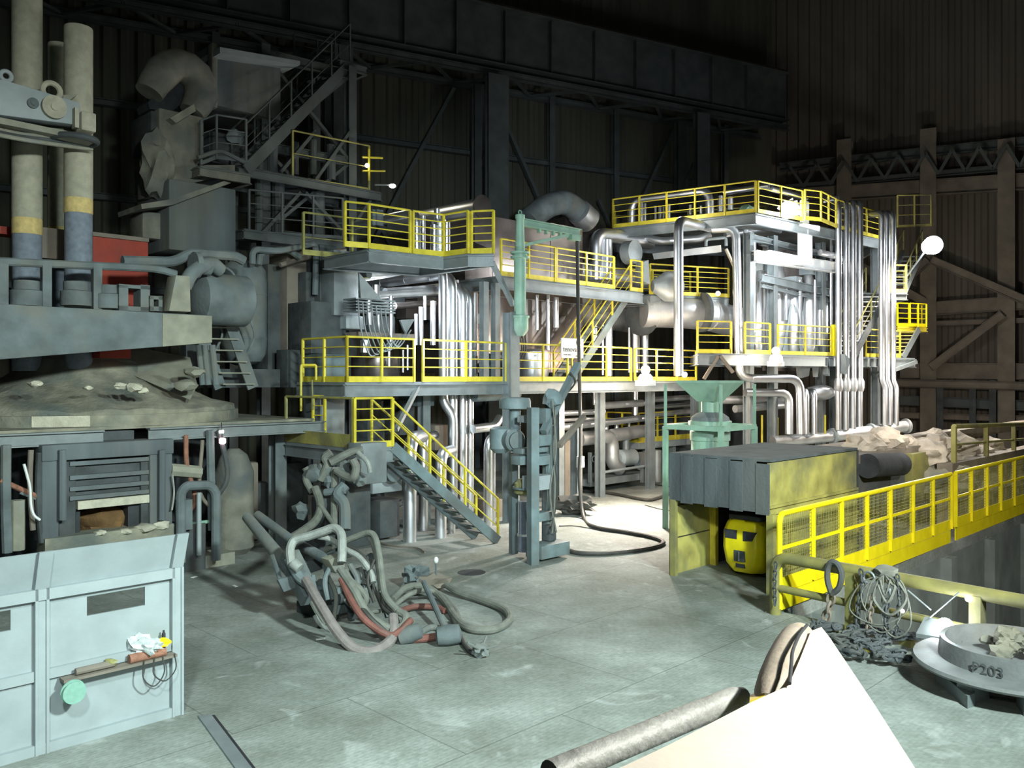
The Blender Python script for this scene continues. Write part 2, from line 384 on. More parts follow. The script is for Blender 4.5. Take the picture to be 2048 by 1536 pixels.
# crane runway girder, its lower walkway and bracing
g = thing('crane_girder', 'long plate crane runway girder along the top of the back wall', 'girder', BC-BD*33+NB*2+ZZ*18)
ga = BC-BD*33+NB*2.2; gb = CN-BD*1.2+NB*2.2
MB().ibeam(ga+ZZ*19.4, gb+ZZ*19.4, 2.6, .7, .05).build('girder_plate', M['hall'], g)
k = 0.0
while k < 50: MB().obox(ga+BD*k+ZZ*18.2-NB*.28, BD*.05, NB*.56, ZZ*2.4).build('stiffener', M['hall'], g); k += 2.4
MB().bar(ga+ZZ*20.85, gb+ZZ*20.85, .12, .15).build('crane_rail', M['brown'], g)
w = thing('surge_truss', 'horizontal lattice walkway truss under the crane girder', 'truss', ga+ZZ*17.6)
for o2 in (.2, -1.8): MB().ibeam(ga+NB*o2+ZZ*17.7, gb+NB*o2+ZZ*17.7, .3, .25, .03).build('chord', M['hall'], w)
bb = MB(); k = 0; s = 0
while k+2 < 51: bb.bar(ga+BD*k+NB*(.2 if s else -1.8)+ZZ*17.7, ga+BD*(k+2)+NB*(-1.8 if s else .2)+ZZ*17.7, .12); k += 2; s ^= 1
bb.build('lacing', M['hall'], w)
# horizontal girts and wall posts on the back wall
for z, nm in ((7.5,'lowest'),(11.0,'middle'),(14.6,'highest')):
    one('steel_girt', MB().ibeam(BC-BD*33+NB*.35+ZZ*z, CN-BD*.6+NB*.35+ZZ*z, .25, .3, .03), M['hall'], nm+' horizontal girt running along the back wall', 'girt', 'back wall girts')
for t, nm in ((-11.5,'behind the small lamp platform'),(4.2,'right of the wide laced column'),(8.0,'left of the top yellow railing'),(15.3,'nearest to the far corner')):
    one('steel_post', MB().ibeam(BC+BD*t+NB*.4, BC+BD*t+NB*.4+ZZ*18, .3, .3, .03, up=NB), M['hall'], 'slim steel wall post on the back wall '+nm, 'post', 'back wall posts')
for t, s, nm in ((-3.4,1,'left of the wide laced column'),(3.0,-1,'right of the wide laced column'),(9.3,1,'behind the top yellow railing')):
    p = BC+BD*t+NB*.8
    b = MB(); b.bar(p-BD*s*2.6+ZZ*8.0, p+ZZ*13.2, .22, .16); b.bar(p+ZZ*13.2, p+BD*s*2.2+ZZ*17.3, .22, .16); b.bar(p-BD*s*2.6+ZZ*13.0, p+ZZ*8.4, .18, .14)
    one('wall_brace', b, M['hall'], 'crossed diagonal wall bracing '+nm, 'brace', 'back wall bracing')
# right wall steelwork, the floodlight's brown tint put into its colour
NR = Vector((RD.y, -RD.x, 0)); NR = NR if NR.y < 0 else -NR
def rwp(px, off=.6):                                 # point on the right wall for a column of the view
    k = (px-CX)/FL; o = CN+NR*off; t = (k*o.y-o.x)/(RD.x-k*RD.y); return o+RD*t
def rz(px, py, off=.6): p = rwp(px, off); return Vector((p.x, p.y, Z(py, p.y)))
for px, top, nm in ((1857, 17, 'brown building column right behind the floodlight'),(2012, 16, 'brown building column at the far right of the end wall'),(1690,17,'dark building column on the end wall behind the right pipes')):
    p = rwp(px, .9); one('steel_column', MB().ibeam(p, p+ZZ*top, .8, .75, .05, up=NR), M['brown'], nm, 'column')
def rbeam(label, pts, h=.45, w=.3, cat='beam', m='brown', off=.9):
    q = [rz(x, y, off) for x, y in pts]; return one('steel_beam', MB().ibeam(q[0], q[1], h, w, .03), M[m], label, cat)
rbeam('brown wall beam level with the small yellow platform', [(1800,622),(2070,604)], .7, .4)
rbeam('brown wall beam just under the bright upper beam of the end wall', [(1790,650),(2070,640)], .25, .2)
rbeam('long brown wall beam level with the lower walkway', [(1800,741),(2070,743)], .8, .45)
rbeam('dark lower wall beam right of the triple silver pipes', [(1800,800),(2070,812)], .5, .4, m='hall')
rbeam('thin wall beam above the distant yellow handrail', [(1800,830),(2070,838)], .3, .3)
rbeam('upper wall beam level with the floodlight', [(1560,395),(2070,362)], .8, .4, m='brown')
et = thing('lattice_girder', 'lattice girder running high along the end wall', 'girder', rz(1570,360,.9))
MB().ibeam(rz(1560,335,.9), rz(2070,282,.9), .45, .4, .03).build('top_chord', M['hall'], et); MB().ibeam(rz(1570,376,.9), rz(2070,330,.9), .3, .3, .03).build('bottom_chord', M['hall'], et)
for i in range(9):
    x = 1580+i*54; y0 = 336-(x-1560)*.104; y1 = 374-(x-1570)*.092
    MB().bar(rz(x, y0, 1.75), rz(x+27, y1, 1.75), .14).build('lacing', M['hall'], et); MB().bar(rz(x+27, y1, 1.75), rz(x+54, y0-5, 1.75), .14).build('lacing', M['hall'], et)
for (a1, b1), nm in (((( 1862,735),(2005,628)),'brown diagonal brace rising to the right between end wall columns'),((( 1700,520),(1850,605)),'brown diagonal brace falling behind the right stairs'),(((1862,520),(2048,600)),'brown diagonal brace falling right of the floodlight'),(((1812,560),(1856,520)),'short brown knee brace behind the floodlight')):
    one('diagonal_brace', MB().ibeam(rz(*a1, 1.75), rz(*b1, 1.75), .4, .3, .03), M['brown'], nm, 'brace')
one('dusty_wall_pipe', MB().tube([rz(1795,766,1.6), rz(2080,773,1.6)], .22, 10), M['brown'], 'brown dusty horizontal pipe along the end wall', 'pipe')
one('cable_tray', MB().ubox(1830,2080,853,870,12.6,.4), M['brown'], 'low dusty brown tray at the foot of the end wall', 'tray')
for i, px in enumerate((1880, 1945, 1985)):
    p = rwp(px, 1.5); one('short_stanchion', MB().ibeam(p, p+ZZ*4.0, .3, .3, .03, up=NR), M['dark'], ('dark short stanchion below the wall pipe, '+['nearest the silver pipes','middle one','farthest right'][i]), 'stanchion', 'stanchions under the wall pipe')

# floor details
one('floor_channel', MB().obox(F(423,1432)-ZZ*.002, F(520,1560)-F(423,1432), Vector((-.16,-.02,0)), ZZ*.02), M['galv'], 'pale steel strip set in the floor at the bottom of the photo', 'strip')
one('floor_slot', MB().obox(F(424,1432)+ZZ*.001, F(521,1560)-F(424,1432), Vector((.035,.0,0)), ZZ*.012), M['black'], 'dark slot in the floor right of the pale steel strip', 'slot')
one('floor_patch', MB().lathe([(.001,0),(.28,0),(.3,.004)], F(943,1145), 20), M['soot'], 'dark round stain plate on the floor right of the hoses', 'cover plate')
for i, (x, y) in enumerate(((641,1278),(388,1154),(470,1172))):
    one('paper_scrap', MB().box(F(x,y,.01), (.14,.06,.01), Matrix.Rotation(.3+i, 3, 'Z')), M['white'], ['white paper scrap on the floor left of the big hose loop','white scrap on the floor beside the right edge of the grey screen','small white scrap on the floor left of the lance'][i], 'scrap')
# ================= left: screen, furnace, electrodes, tower =================
CP = 14.46
def pu(px, z, c=CP): return UZ(px, z, c)
s = thing('heat_shield_screen', 'pale grey steel screen with slots and bent top edge at lower left', 'screen', pu(361, 0))
a0 = pu(361, 0); LN = 4.6                              # right end; runs to the left and nearer
def sp(t, z, o=0.0): return a0-U*t+ZZ*z+N*o
lean = N*.16
def sheet(nm, t0, t1, z0, z1, th=.03, o=0): MB().obox(sp(t1, z0, o), U*(t1-t0), V*th, ZZ*(z1-z0)).build(nm, M['pale'], s)
MID = 1.52
# lower plates, with slot openings left between them
for k in range(3):
    t0 = .1+k*1.5; t1 = t0+1.4
    sheet('lower_plate', t0, t1, .10, .88); sheet('upper_plate', t0, t1, .88, 1.40)
    if k == 0: sl = (t0+.33, t0+.98)
    else: sl = (t0+.25, t1-.1)
    sheet('slot_plate', t0, sl[0], 1.40, 1.62); sheet('slot_plate', sl[1], t1, 1.40, 1.62); sheet('slot_lintel', t0, t1, 1.62, 1.8)
    b = MB(); q0 = sp(t1+.05, 1.8); b.prism([q0, q0+U*1.45, q0+U*1.45+lean+ZZ*.42, q0+lean+ZZ*.42], V*.025); b.build('bent_top_plate', M['pale'], s)
for t in (0, 1.5, 3.0, 4.5):
    b = MB()
    for o in (0, .11): b.obox(sp(t+.13-o, 0, .075), U*.03, V*.1, ZZ*1.8)
    b.obox(sp(t+.11, 0, .03), U*.1, V*.03, ZZ*1.8); b.obox(sp(t+.105,0,.055), U*.095, V*.02, ZZ*1.8)
    q = sp(t+.13, 1.8, .06); b.prism([q, q+U*.14, q+U*.14+lean+ZZ*.43, q+lean+ZZ*.43], V*.05)
    b.build('post', M['pale'], s)
MB().obox(sp(LN, 1.68, .075), U*(LN-.1), V*.08, ZZ*.12).build('top_rail', M['pale'], s)
MB().obox(sp(LN, .80, .045), U*(LN-.1), V*.05, ZZ*.11).build('middle_rail', M['pale'], s)
MB().obox(sp(LN, 0, .06), U*(LN-.1), V*.09, ZZ*.11).build('bottom_rail', M['pale'], s)
MB().obox(sp(1.38, .76, .19), U*1.26, V*.15, ZZ*.03).build('shelf', M['brown'], s)
# things left on the shelf
sh = .79
r = thing('cable_spool', 'mint green spool hanging below the left end of the screen shelf', 'spool', sp(1.30, .60, .17))
MB().lathe([(.045,0),(.13,0),(.13,.012),(.05,.014),(.05,.05),(.12,.052),(.12,.065),(.045,.065)], sp(1.30, .66, .22), 28, N).build('spool', M['mint'], r)
MB().lathe([(.01,0),(.04,0),(.04,.02),(.01,.02)], sp(1.30,.66,.245), 16, N).build('hub_hole', M['black'], r)
one('screw_rod', MB().tube([sp(1.24, sh+.045, .12), sp(.83, sh+.045, .12)], .04, 10).add([], []), M['brown'], 'brown rough rod lying on the left half of the screen shelf', 'rod')
one('rusty_tube', MB().tube([sp(.66, sh+.05, .12), sp(.24, sh+.05, .12)], [.055,.055], 14), M['rust'], 'rusty brown tube lying on the right half of the screen shelf', 'tube')
one('rag', MB().ball(sp(.86, sh+.055, .10), .06, 2, (1.3,1,.8), .5, 3, 2), M['yelp'], 'small pale yellow rag beside the rusty tube on the shelf', 'rag')
one('plastic_bag', MB().ball(sp(.48, sh+.17, .10), .13, 3, (1.5,.6,.75), .9, 2.6, 5), M['plastic'], 'crumpled clear plastic bag on top of the rusty tube', 'bag')
one('work_gloves', MB().ball(sp(.28, sh+.15, .11), .065, 2, (1.6,1,.8), .7, 3, 8), M['yelb'], 'yellow crumpled work gloves at the right end of the screen shelf', 'gloves')
one('black_bottle', MB().lathe([(.02,0),(.022,.06),(.012,.08),(.012,.1)], sp(.24, sh+.19, .08), 10), M['black'], 'small black bottle behind the yellow gloves', 'bottle')
for i, (t0, t1, dz) in enumerate(((.52,.30,.30),(.40,.16,.27))):
    pts = [sp(t0, sh+.02, .20), sp(t0+.01, sh-dz*.6, .21), sp((t0+t1)/2, sh-dz, .22), sp(t1-.01, sh-dz*.6, .21), sp(t1, sh+.02, .20)]
    one('hanging_strap', MB().tube(spline(pts), .008, 6), M['hosek'], ['thin dark strap loop hanging from the shelf, left loop','thin dark strap loop hanging from the shelf, right loop'][i], 'strap')

# ---- furnace ----
CF = 25.0
fz = thing('furnace_door_frame', 'soot-dark furnace front with ribbed slag door half open', 'furnace', UZ(230, 0, CF))
for nm, args in (('lintel',(84,348,884,915,CF-.25,.6)),('jamb',(84,118,905,1085,CF-.2,.5)),('jamb',(300,345,905,1085,CF-.2,.5)),
                 ('jamb_inner',(118,152,915,1085,CF-.05,.4)),('jamb_inner',(282,300,915,1060,CF-.05,.4))):
    MB().ubox(*args).build(nm, M['tow'] if nm != 'jamb_inner' else M['dark'], fz, bev=.02)
d = MB().ubox(150, 303, 922, 1000, CF+.05, .2).build('slag_door', M['dark'], fz)
for y in (918, 945, 967, 985): MB().ubox(140, 318, y, y+8, CF-.12, .2).build('door_rib', M['tow'], d)
MB().ubox(156, 300, 996, 1012, CF-.15, .25).build('door_lip', M['lime'], d)
for x in (125, 324): MB().tube([UP(x, 900, CF-.35), UP(x, 1040, CF-.35)], .07, 10).build('guide_tube', M['tow'], fz)
MB().ubox(90, 348, 1062, 1108, CF-.3, .5).build('sill', M['rubble'], fz)
b = MB(); b.ubox(152, 160, 1000, 1070, CF+.1, 1.6); b.ubox(256, 296, 1008, 1070, CF+.1, 1.6); b.ubox(150, 300, 1066, 1075, CF+.1, 1.6); b.ubox(150,300,1000,1070,CF+1.7,.1); b.build('door_tunnel', M['soot'], fz)
one('slag_lump', MB().ball(UP(205, 1040, CF+.9), .42, 3, (1.2,1,.8), .3, 2, 3), mat('dull_orange_crust', (.16,.09,.035), .9, 0, .3, 4, .4), 'dull orange-brown slag lump inside the furnace door', 'slag')
for i,(x,y,r0) in enumerate(((250,1062,.10),(290,1055,.16),(318,1050,.13),(200,1066,.09))):
    one('slag_crumb', MB().ball(UP(x,y,CF-.25), r0, 2, (1.4,1,.6), .5, 3, i+11), M['lime'], ['small pale slag crumb in the middle of the furnace sill','largest pale slag crumb at the right of the furnace sill','pale slag crumb at the far right end of the furnace sill','pale slag crumb at the left of the furnace sill'][i], 'slag')
sh2 = MB().lathe([(3.0,0),(3.1,.3),(3.1,2.8),(3.0,2.9)], (-10.6, 20.9, 0.0), 40)
fs = thing('furnace_shell', 'dark round furnace shell behind the ribbed slag door', 'furnace shell', (-10.6,20.9,0)); sh2.build('shell_wall', M['soot'], fs)
# apron deck above the door
A0 = W(0, 15.7, 3.05); A0 = A0-U*3; A1 = W(628, 20.9, 3.05)
ap = thing('furnace_deck', 'dusty furnace working deck with steel edge beam above the slag door', 'platform', Vector((A0.x, A0.y, 2.8)))
MB().prism([A0, A1, A1+V*7, A0+V*7], ZZ*.06).build('deck_plate', M['rubble'], ap)
L = (A1-A0).length; q = A0
for f0, f1 in ((0, .485), (.575, 1)):
    MB().ibeam(A0+U*L*f0-ZZ*.12, A0+U*L*f1-ZZ*.12, .26, .2, .03).build('edge_beam', M['grey'], ap)
MB().ubox(205, 268, 862, 880, CF+.3, .5).build('bracket', M['dark'], ap)
# roof mound with crust
rc = Vector((-10.1, 20.2, 0))
ro = thing('furnace_roof', 'low crusted conical furnace roof lying under the wide beam', 'furnace roof', rc+ZZ*3.12)
b = MB(); rows = 14; n = 64; pr = [(3.25,3.12),(3.32,3.3),(3.3,3.42),(3.15,3.5),(2.8,3.62),(2.4,3.78),(2.0,3.95),(1.7,4.12),(1.45,4.35),(1.3,4.5),(.9,4.58),(.4,4.6)]
vs = []; fs2 = []
for i,(r0,z0) in enumerate(pr):
    for k in range(n):
        a = 2*math.pi*k/n; p = Vector((r0*math.cos(a), r0*math.sin(a), z0)); w0 = noise.noise(p*1.4)*.10+noise.noise(p*5)*.05
        vs.append(rc+p+ZZ*w0*(1 if i > 1 else .2)+Vector((math.cos(a),math.sin(a),0))*w0*.4)
for i in range(len(pr)-1):
    for k in range(n): l=(k+1)%n; fs2.append([i*n+k,i*n+l,(i+1)*n+l,(i+1)*n+k])
fs2.append([(len(pr)-1)*n+k for k in range(n)]); b.add(vs, fs2); b.build('crusted_dome', M['rubble'], ro)
MB().lathe([(3.26,3.1),(3.42,3.1),(3.42,3.34),(3.26,3.34)], rc, 64).build('rim_ring', M['rubble'], ro)
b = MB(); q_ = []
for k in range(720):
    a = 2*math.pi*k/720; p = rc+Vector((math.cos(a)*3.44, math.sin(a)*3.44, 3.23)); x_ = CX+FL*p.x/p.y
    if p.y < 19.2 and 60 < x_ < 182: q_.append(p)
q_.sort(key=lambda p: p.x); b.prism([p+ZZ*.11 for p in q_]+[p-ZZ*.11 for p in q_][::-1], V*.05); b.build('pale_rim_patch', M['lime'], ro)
for i,(x,y,d0,r0) in enumerate(((150,735,19.2,.22),(185,738,19.3,.16),(240,772,17.4,.10),(270,775,17.6,.13),(285,782,17.7,.09),(70,768,16.7,.10),(176,776,17.2,.07),(372,770,18.6,.2),(388,745,18.9,.17))):
    one('lime_lump', MB().ball(P(x,y,d0), r0, 2, (1.3,1,.7), .5, 3, i), M['lime' if i<7 else 'dustb'], 'pale lump on the furnace roof '+['at its very top','beside the topmost lump','right of the middle, small','right of the middle, larger one','right of the middle, lowest','at the left','near the centre, tiny','at the right rim under the steep stair','at the right rim, higher one'][i], 'lump', 'lumps on the furnace roof')
one('sealing_plate', MB().prism([P(238,738,19.6),P(380,800,18.9),P(395,770,19.6),P(380,715,20.4),P(250,690,20.6)], V*.05), M['dustb'], 'dusty sloping plate at the right of the furnace roof', 'plate')
# wide tapered beam
bz = 25.6
one('roof_lifting_beam', MB().prism([UP(-60,604,bz),UP(423,631,bz),UP(423,686,bz),UP(240,700,bz),UP(-60,724,bz)], V*.55), M['dust'], 'wide tapered blue-grey roof beam crossing at the left edge', 'beam', bev=.02)
one('beam_end_plate', MB().prism([UP(325,627.5,bz-.03),UP(424,632,bz-.03),UP(424,685,bz-.03),UP(325,693,bz-.03)], V*.02), M['dustb'], 'beige dusty end plate on the tapered roof beam', 'plate')
# handrail-like water pipe above the beam and its stubs
wp = thing('water_pipe_header', 'dusty horizontal water pipe above the wide roof beam', 'pipe', UP(0, 612, bz+.8))
MB().tube(spline([UP(-40,521,bz+1.05),UP(150,530,bz+1.05),UP(300,537,bz+1.05),UP(352,548,bz+1.05)]), .085, 10).build('header', M['dust'], wp)
for x in (5, 92, 193): MB().bar(UP(x, 528, bz+1.05), UP(x, 622, bz+1.05), .17, .17, up=U).build('stanchion', M['dust'], wp)
one('cooling_pipe', MB().tube(fillet([UP(245,522,bz+1.4),UP(350,524,bz+1.4),UP(380,505,bz+1.5),UP(470,512,bz+1.8),UP(488,522,bz+1.8)],.3), .12, 10), M['dust'], 'bent dusty cooling pipe leading to the round vessel', 'pipe')
one('cooling_elbow', MB().tube(spline([UP(368,575,bz+.6),UP(385,545,bz+.6),UP(420,527,bz+.8),UP(440,540,bz+1)]), .16, 12), M['dust'], 'thick dusty pipe elbow above the conical post', 'pipe')
one('bolted_flange', MB().lathe([(.3,0),(.3,.12),(.2,.12),(.2,.4)], UP(386,530,bz+.9), 20, U), M['dust'], 'round dusty pipe flange left of the vessel', 'flange')
one('conical_post', MB().prism([UP(338,622,bz+.1),UP(382,624,bz+.1),UP(380,552,bz+.1),UP(352,550,bz+.1)], V*.45), M['dustb'], 'beige tapered post standing on the roof beam', 'post', bev=.02)
for i,(x0,x1,y0,y1,o) in enumerate(((26,80,575,612,.9),(128,176,570,612,.9),(238,300,570,622,.6),(205,232,580,618,.8),(300,325,592,622,.5))):
    b = MB()
    if i in (2,4): b.ubox(x0,x0+(x1-x0)*.3,y0,y1,bz+o,.4); b.ubox(x1-(x1-x0)*.3,x1,y0,y1,bz+o,.4); b.ubox(x0,x1,y0,y0+7,bz+o,.4); b.ubox(x0,x1,y1-9,y1,bz+o,.4)
    else: b.lathe([(.3,0),(.3,.3),(.24,.32),(.24,.5)], UP((x0+x1)/2, y1, bz+o+.3), 20)
    one('roof_fitting', b, M['dust'], 'dusty '+['round collar around the left electrode','round collar around the right electrode','open frame bracket right of the electrodes','short round fitting between stanchions','small open bracket by the conical post'][i], 'fitting')
# red panels behind
for i,(x0,x1,y0,y1,c) in enumerate(((186,296,476,600,bz+4.6),(-30,82,455,470,bz+5),(195,312,590,622,bz+3.9),(200,262,690,716,bz+2.2),(82,186,460,520,bz+4.9))):
    one('red_panel', MB().ubox(x0,x1,y0,y1,c,.5), M['red'] if i != 4 else M['brown'], ['tall red-orange cabinet behind the right electrode','thin orange girder strip behind the left electrode','small red panel behind the open frame bracket','red plate seen under the wide roof beam','dark brown panel between the electrodes'][i], 'panel')
one('red_panel_trim', MB().ubox(186,298,470,478,bz+4.5,.6), M['brown'], 'dark top trim of the tall red-orange cabinet', 'trim')
# electrodes
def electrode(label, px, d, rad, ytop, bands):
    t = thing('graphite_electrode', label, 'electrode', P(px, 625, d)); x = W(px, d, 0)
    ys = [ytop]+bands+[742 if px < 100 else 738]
    nm = ('upper_section','reflection_band','lower_section')
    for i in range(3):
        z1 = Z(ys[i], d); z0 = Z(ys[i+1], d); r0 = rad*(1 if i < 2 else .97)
        MB().lathe([(r0*.98,z0),(r0,z0+.02),(r0,z1-.02),(r0*.98,z1)], x, 28).build(nm[i], M[('oxid','litband','graphite')[i]], t)
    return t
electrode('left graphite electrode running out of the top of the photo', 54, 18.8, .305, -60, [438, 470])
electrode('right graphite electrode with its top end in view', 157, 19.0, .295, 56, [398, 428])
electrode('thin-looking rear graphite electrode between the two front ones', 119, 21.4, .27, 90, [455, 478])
# clamp arm
ec = 28.6
ar = thing('electrode_arm', 'pale dusty electrode clamp arm at upper left', 'electrode arm', UP(90, 260, ec))
MB().prism([UP(-60,150,ec-1.2),UP(10,160,ec-1.2),UP(160,205,ec-1.2),UP(165,252,ec-1.2),UP(140,248,ec-1.2),UP(-60,222,ec-1.2)], V*.5).build('arm_box', M['pale'], ar, bev=.02)
MB().prism([UP(-60,222,ec-1.35),UP(190,274,ec-1.35),UP(190,285,ec-1.35),UP(-60,235,ec-1.35)], V*1.0).build('lower_flange', M['dustb'], ar)
MB().ubox(163, 193, 224, 262, ec-1.4, .9).build('end_clamp', M['oxid'], ar, bev=.03)
MB().ubox(150, 158, 215, 255, ec-1.45, .2).build('clamp_plate', M['oxid'], ar)
MB().lathe([(.24,0),(.24,.12),(.08,.12),(.08,.16)], UP(106,216,ec-1.2), 24, N).build('pivot_disc', M['oxid'], ar)
MB().lathe([(.11,0),(.11,.06),(.05,.06),(.05,.09)], UP(65,207,ec-1.2), 16, N).build('bolt_boss', M['dust'], ar)
MB().ring(UP(103,182,ec-.9), .17, .06, N, 18, 8).build('lifting_eye', M['oxid'], ar); MB().ring(UP(12,152,ec-1.0), .1, .045, N, 16, 8).build('lifting_eye', M['pale'], ar)
for i in range(5): MB().tube(spline([UP(-40,238+i*6,ec-.6-i*.15),UP(40,258+i*5,ec-.6-i*.2),UP(120,262+i*7,ec-.8),UP(185,290+i*2,ec-.7)]), .045, 8).build('cooling_hose', M['dark' if i%2 else 'dustb'], ar)
MB().ring(UP(62,268,ec-.2), .40, .07, ZZ, 24, 8).build('clamp_ring', M['dark'], ar); MB().ring(UP(150,280,ec-1), .42, .07, ZZ, 24, 8).build('clamp_ring', M['dark'], ar)
one('arm_bracket', MB().prism([UP(126,190,ec-.6),UP(156,188,ec-.6),UP(140,200,ec-.6),UP(156,208,ec-.6),UP(128,212,ec-.6)], V*.1), M['dustb'], 'small bent bracket right of the arm lifting eye', 'bracket')

# steep stair and vessel, c around 28
st = thing('steep_stair', 'steep dusty ship stair right of the wide roof beam', 'staircase', UP(500, 776, 28.2))
cs = 28.2; top = UP(432, 565, cs); bot = UP(506, 776, cs)
for o in (0, 1): q = U*(-.75*o)+V*.25*o; MB().bar(top+q, bot+q, .30, .05, up=N).build('stringer', M['dust'], st)
for i in range(1, 10):
    p = top.lerp(bot, i/9.3); MB().obox(p-N*.04, U*-.75+V*.2, N*.2, ZZ*.03).build('tread', M['dustb'], st)
for o in (0, 1):
    q = U*(-.75*o)+V*.25*o+U*.45; MB().tube(fillet([top+q*1+ZZ*.5-U*.45, top+q+ZZ*.3, top.lerp(bot,.62)+q+ZZ*.35, top.lerp(bot,.72)+q-U*.4], .15), .03, 8).build('handrail', M['dust'], st)
vs0 = UP(490, 730, 29.5)
vt = thing('cooling_vessel', 'upright dusty round-ended vessel behind the steep stair', 'vessel', vs0)
dd = vs0.y; rr = 75/FL*dd*.62; zt = Z(516, dd); zb = Z(730, dd); ax = W(487, dd+rr, 0)
MB().lathe([(rr*.35,zb),(rr*.75,zb+.1),(rr*.95,zb+.3),(rr,zb+.55),(rr,zt-.5),(rr*.95,zt-.25),(rr*.75,zt-.08),(rr*.3,zt)], ax, 36).build('shell', M['dust'], vt)
for y in (585, 675): z0 = Z(y, dd); MB().lathe([(rr,z0-.03),(rr*1.015,z0-.02),(rr*1.015,z0+.02),(rr,z0+.03)], ax, 36).build('weld_band', M['dust'], vt)
b = MB()
for k in range(9): a = -1.3+k*.3; b.tube([ax+Vector((math.cos(a-1.1)*rr*1.02, math.sin(a-1.1)*rr*1.02, zb+.9)), ax+Vector((math.cos(a-1.1)*rr*1.02, math.sin(a-1.1)*rr*1.02, zt-1.0))], .05, 6)
one('vessel_skid', MB().ubox(415, 560, 738, 775, 29.2, 1.6), M['dark'], 'dark low base under the round-ended vessel', 'base')
cy = W(445, 20.4, Z(600, 20.4))
one('water_box', MB().lathe([(.25,-.75),(.62,-.6),(.62,.55),(.3,.75)], cy, 24, U), M['dust'], 'short wide dusty drum left of the upright vessel', 'drum')
for i, x in enumerate((398, 409, 424)):
    one('furnace_pipe', MB().tube([P(x,690,20.2), P(x+8,770,20.2)], .075, 10), M['dust'], ['leftmost','middle','rightmost'][i]+' of three short dusty pipes under the roof beam end', 'pipe', 'short pipes under the roof beam')
one('grey_shield_plate', MB().ubox(372, 440, 690, 735, 28.6, .3), M['dark'], 'dark plate under the end of the wide roof beam', 'plate')

# dark wall of panels, px 540..720
for i,(x0,x1,y0,y1,c,th,m,lab) in enumerate((
    (536,582,530,755,30.4,1.0,'dark','tall dark panel right of the upright vessel'),
    (574,620,500,740,29.9,1.0,'brown','tall brownish panel behind the dark boxes'),
    (612,652,545,760,29.3,.8,'dark','dark narrow cabinet left of the stepped boxes'),
    (622,692,604,708,28.2,1.2,'dark','large dark square box left of the level-two walkway'),
    (640,674,490,604,28.9,1.2,'dark','dark upper box above the large dark square box'),
    (668,717,502,632,28.0,1.0,'grey','light grey upright box under the upper walkway'),
    (692,730,632,658,27.8,.8,'pale','small pale box below the light grey upright box'),
    (645,692,708,785,27.5,1.0,'teal','grey-green lower panel left of the walkway railing'),
    (575,650,700,775,29.0,.6,'dark','dark low panel behind the yellow hoop rail'))):
    one('equipment_box', MB().ubox(x0,x1,y0,y1,c,th), M[m], lab, 'box', bev=.02)
for i,(pts,m,lab,r) in enumerate((([(505,528),(505,498),(560,502),(628,487),(632,500),(630,590)],'dust','long bent dusty pipe above the dark panels',.06),([(518,530),(520,505),(575,498),(600,515)],'dust','second bent dusty pipe crossing above the vessel',.06),([(560,530),(640,508),(690,500)],'brown','brownish pipe running to the upper walkway',.05))):
    one('conduit_pipe', MB().tube(fillet([UP(x,y,28.9+i*.3) for x,y in pts], .2), r*1.4, 8), M[m], lab, 'pipe')
# yellow hoop
h = thing('yellow_hoop', 'small yellow hoop handrail at the end of the furnace deck', 'handrail', UP(602, 822, 25.9))
MB().tube(fillet([UP(602,822,25.9),UP(602,730,25.9),UP(632,730,25.9),UP(632,760,25.9)],.05), .03, 8).build('hoop', M['yel'], h); MB().tube([UP(624,760,25.9),UP(626,820,25.9)],.025,8).build('post', M['yelp'], h)

# ---- tower at the back left ----
tc = 33.5
tw = thing('dust_duct', 'dirty bent exhaust duct on top of the left tower', 'duct', UP(360, 215, tc))
MB().tube(spline([UP(298,186,tc),UP(322,148,tc),UP(355,130,tc),UP(392,152,tc),UP(402,190,tc),UP(384,226,tc)],2), [.38,.42]+[.47]*7+[.42,.36], 18).build('duct_elbow', M['towb'], tw)
MB().prism([UP(296,205,tc+.2),UP(330,172,tc+.2),UP(365,165,tc+.2),UP(378,195,tc+.2),UP(345,222,tc+.2),UP(300,218,tc+.2)], V*.8).build('torn_mouth', M['soot'], tw)
MB().prism([UP(340,236,tc-.7),UP(388,208,tc-.7),UP(392,222,tc-.7),UP(352,246,tc-.7)], V*.5).build('lip_plate', M['dustb'], tw)
for i,(x0,x1,y0,y1,c,th,m,lab) in enumerate((
    (302,318,222,300,tc,1.4,'dark','narrow dark plate at the left of the tower hopper'),
    (318,408,225,345,tc-.3,1.8,'towb','dusty hopper box under the bent exhaust duct'),
    (428,562,104,226,tc+.2,2.5,'tow','large dark-grey box high up behind the steep upper stairs'),
    (338,472,368,506,tc-1.6,2.2,'tow','big square dusty casing below the tower hopper'),
    (418,490,268,330,tc+.6,1.0,'dark','dark opening behind the tower handrail'),
    (300,345,350,395,tc-.3,.9,'towb','crusted ledge left of the square casing'),
    (285,340,425,478,tc-.8,.9,'towb','crusted lower block left of the square casing'),
    (424,436,85,215,tc,.3,'towb','upright edge plate left of the large high box'))):
    one('tower_casing', MB().ubox(x0,x1,y0,y1,c,th), M[m], lab, 'casing', bev=.04)
one('tower_ledge', MB().prism([UP(282,408,tc-1.9),UP(345,398,tc-1.9),UP(448,362,tc-1.9),UP(462,366,tc-1.9),UP(345,410,tc-1.9),UP(284,418,tc-1.9)], V*1.6), M['towb'], 'sloping dusty ledge above the square casing', 'ledge')
one('tower_chute', MB().prism([UP(318,345,tc-.5),UP(400,330,tc-.5),UP(470,330,tc-.5),UP(470,345,tc-.5),UP(340,378,tc-.5),UP(320,372,tc-.5)], V*1.5), M['towb'], 'slanting dusty chute edge under the hopper box', 'chute')
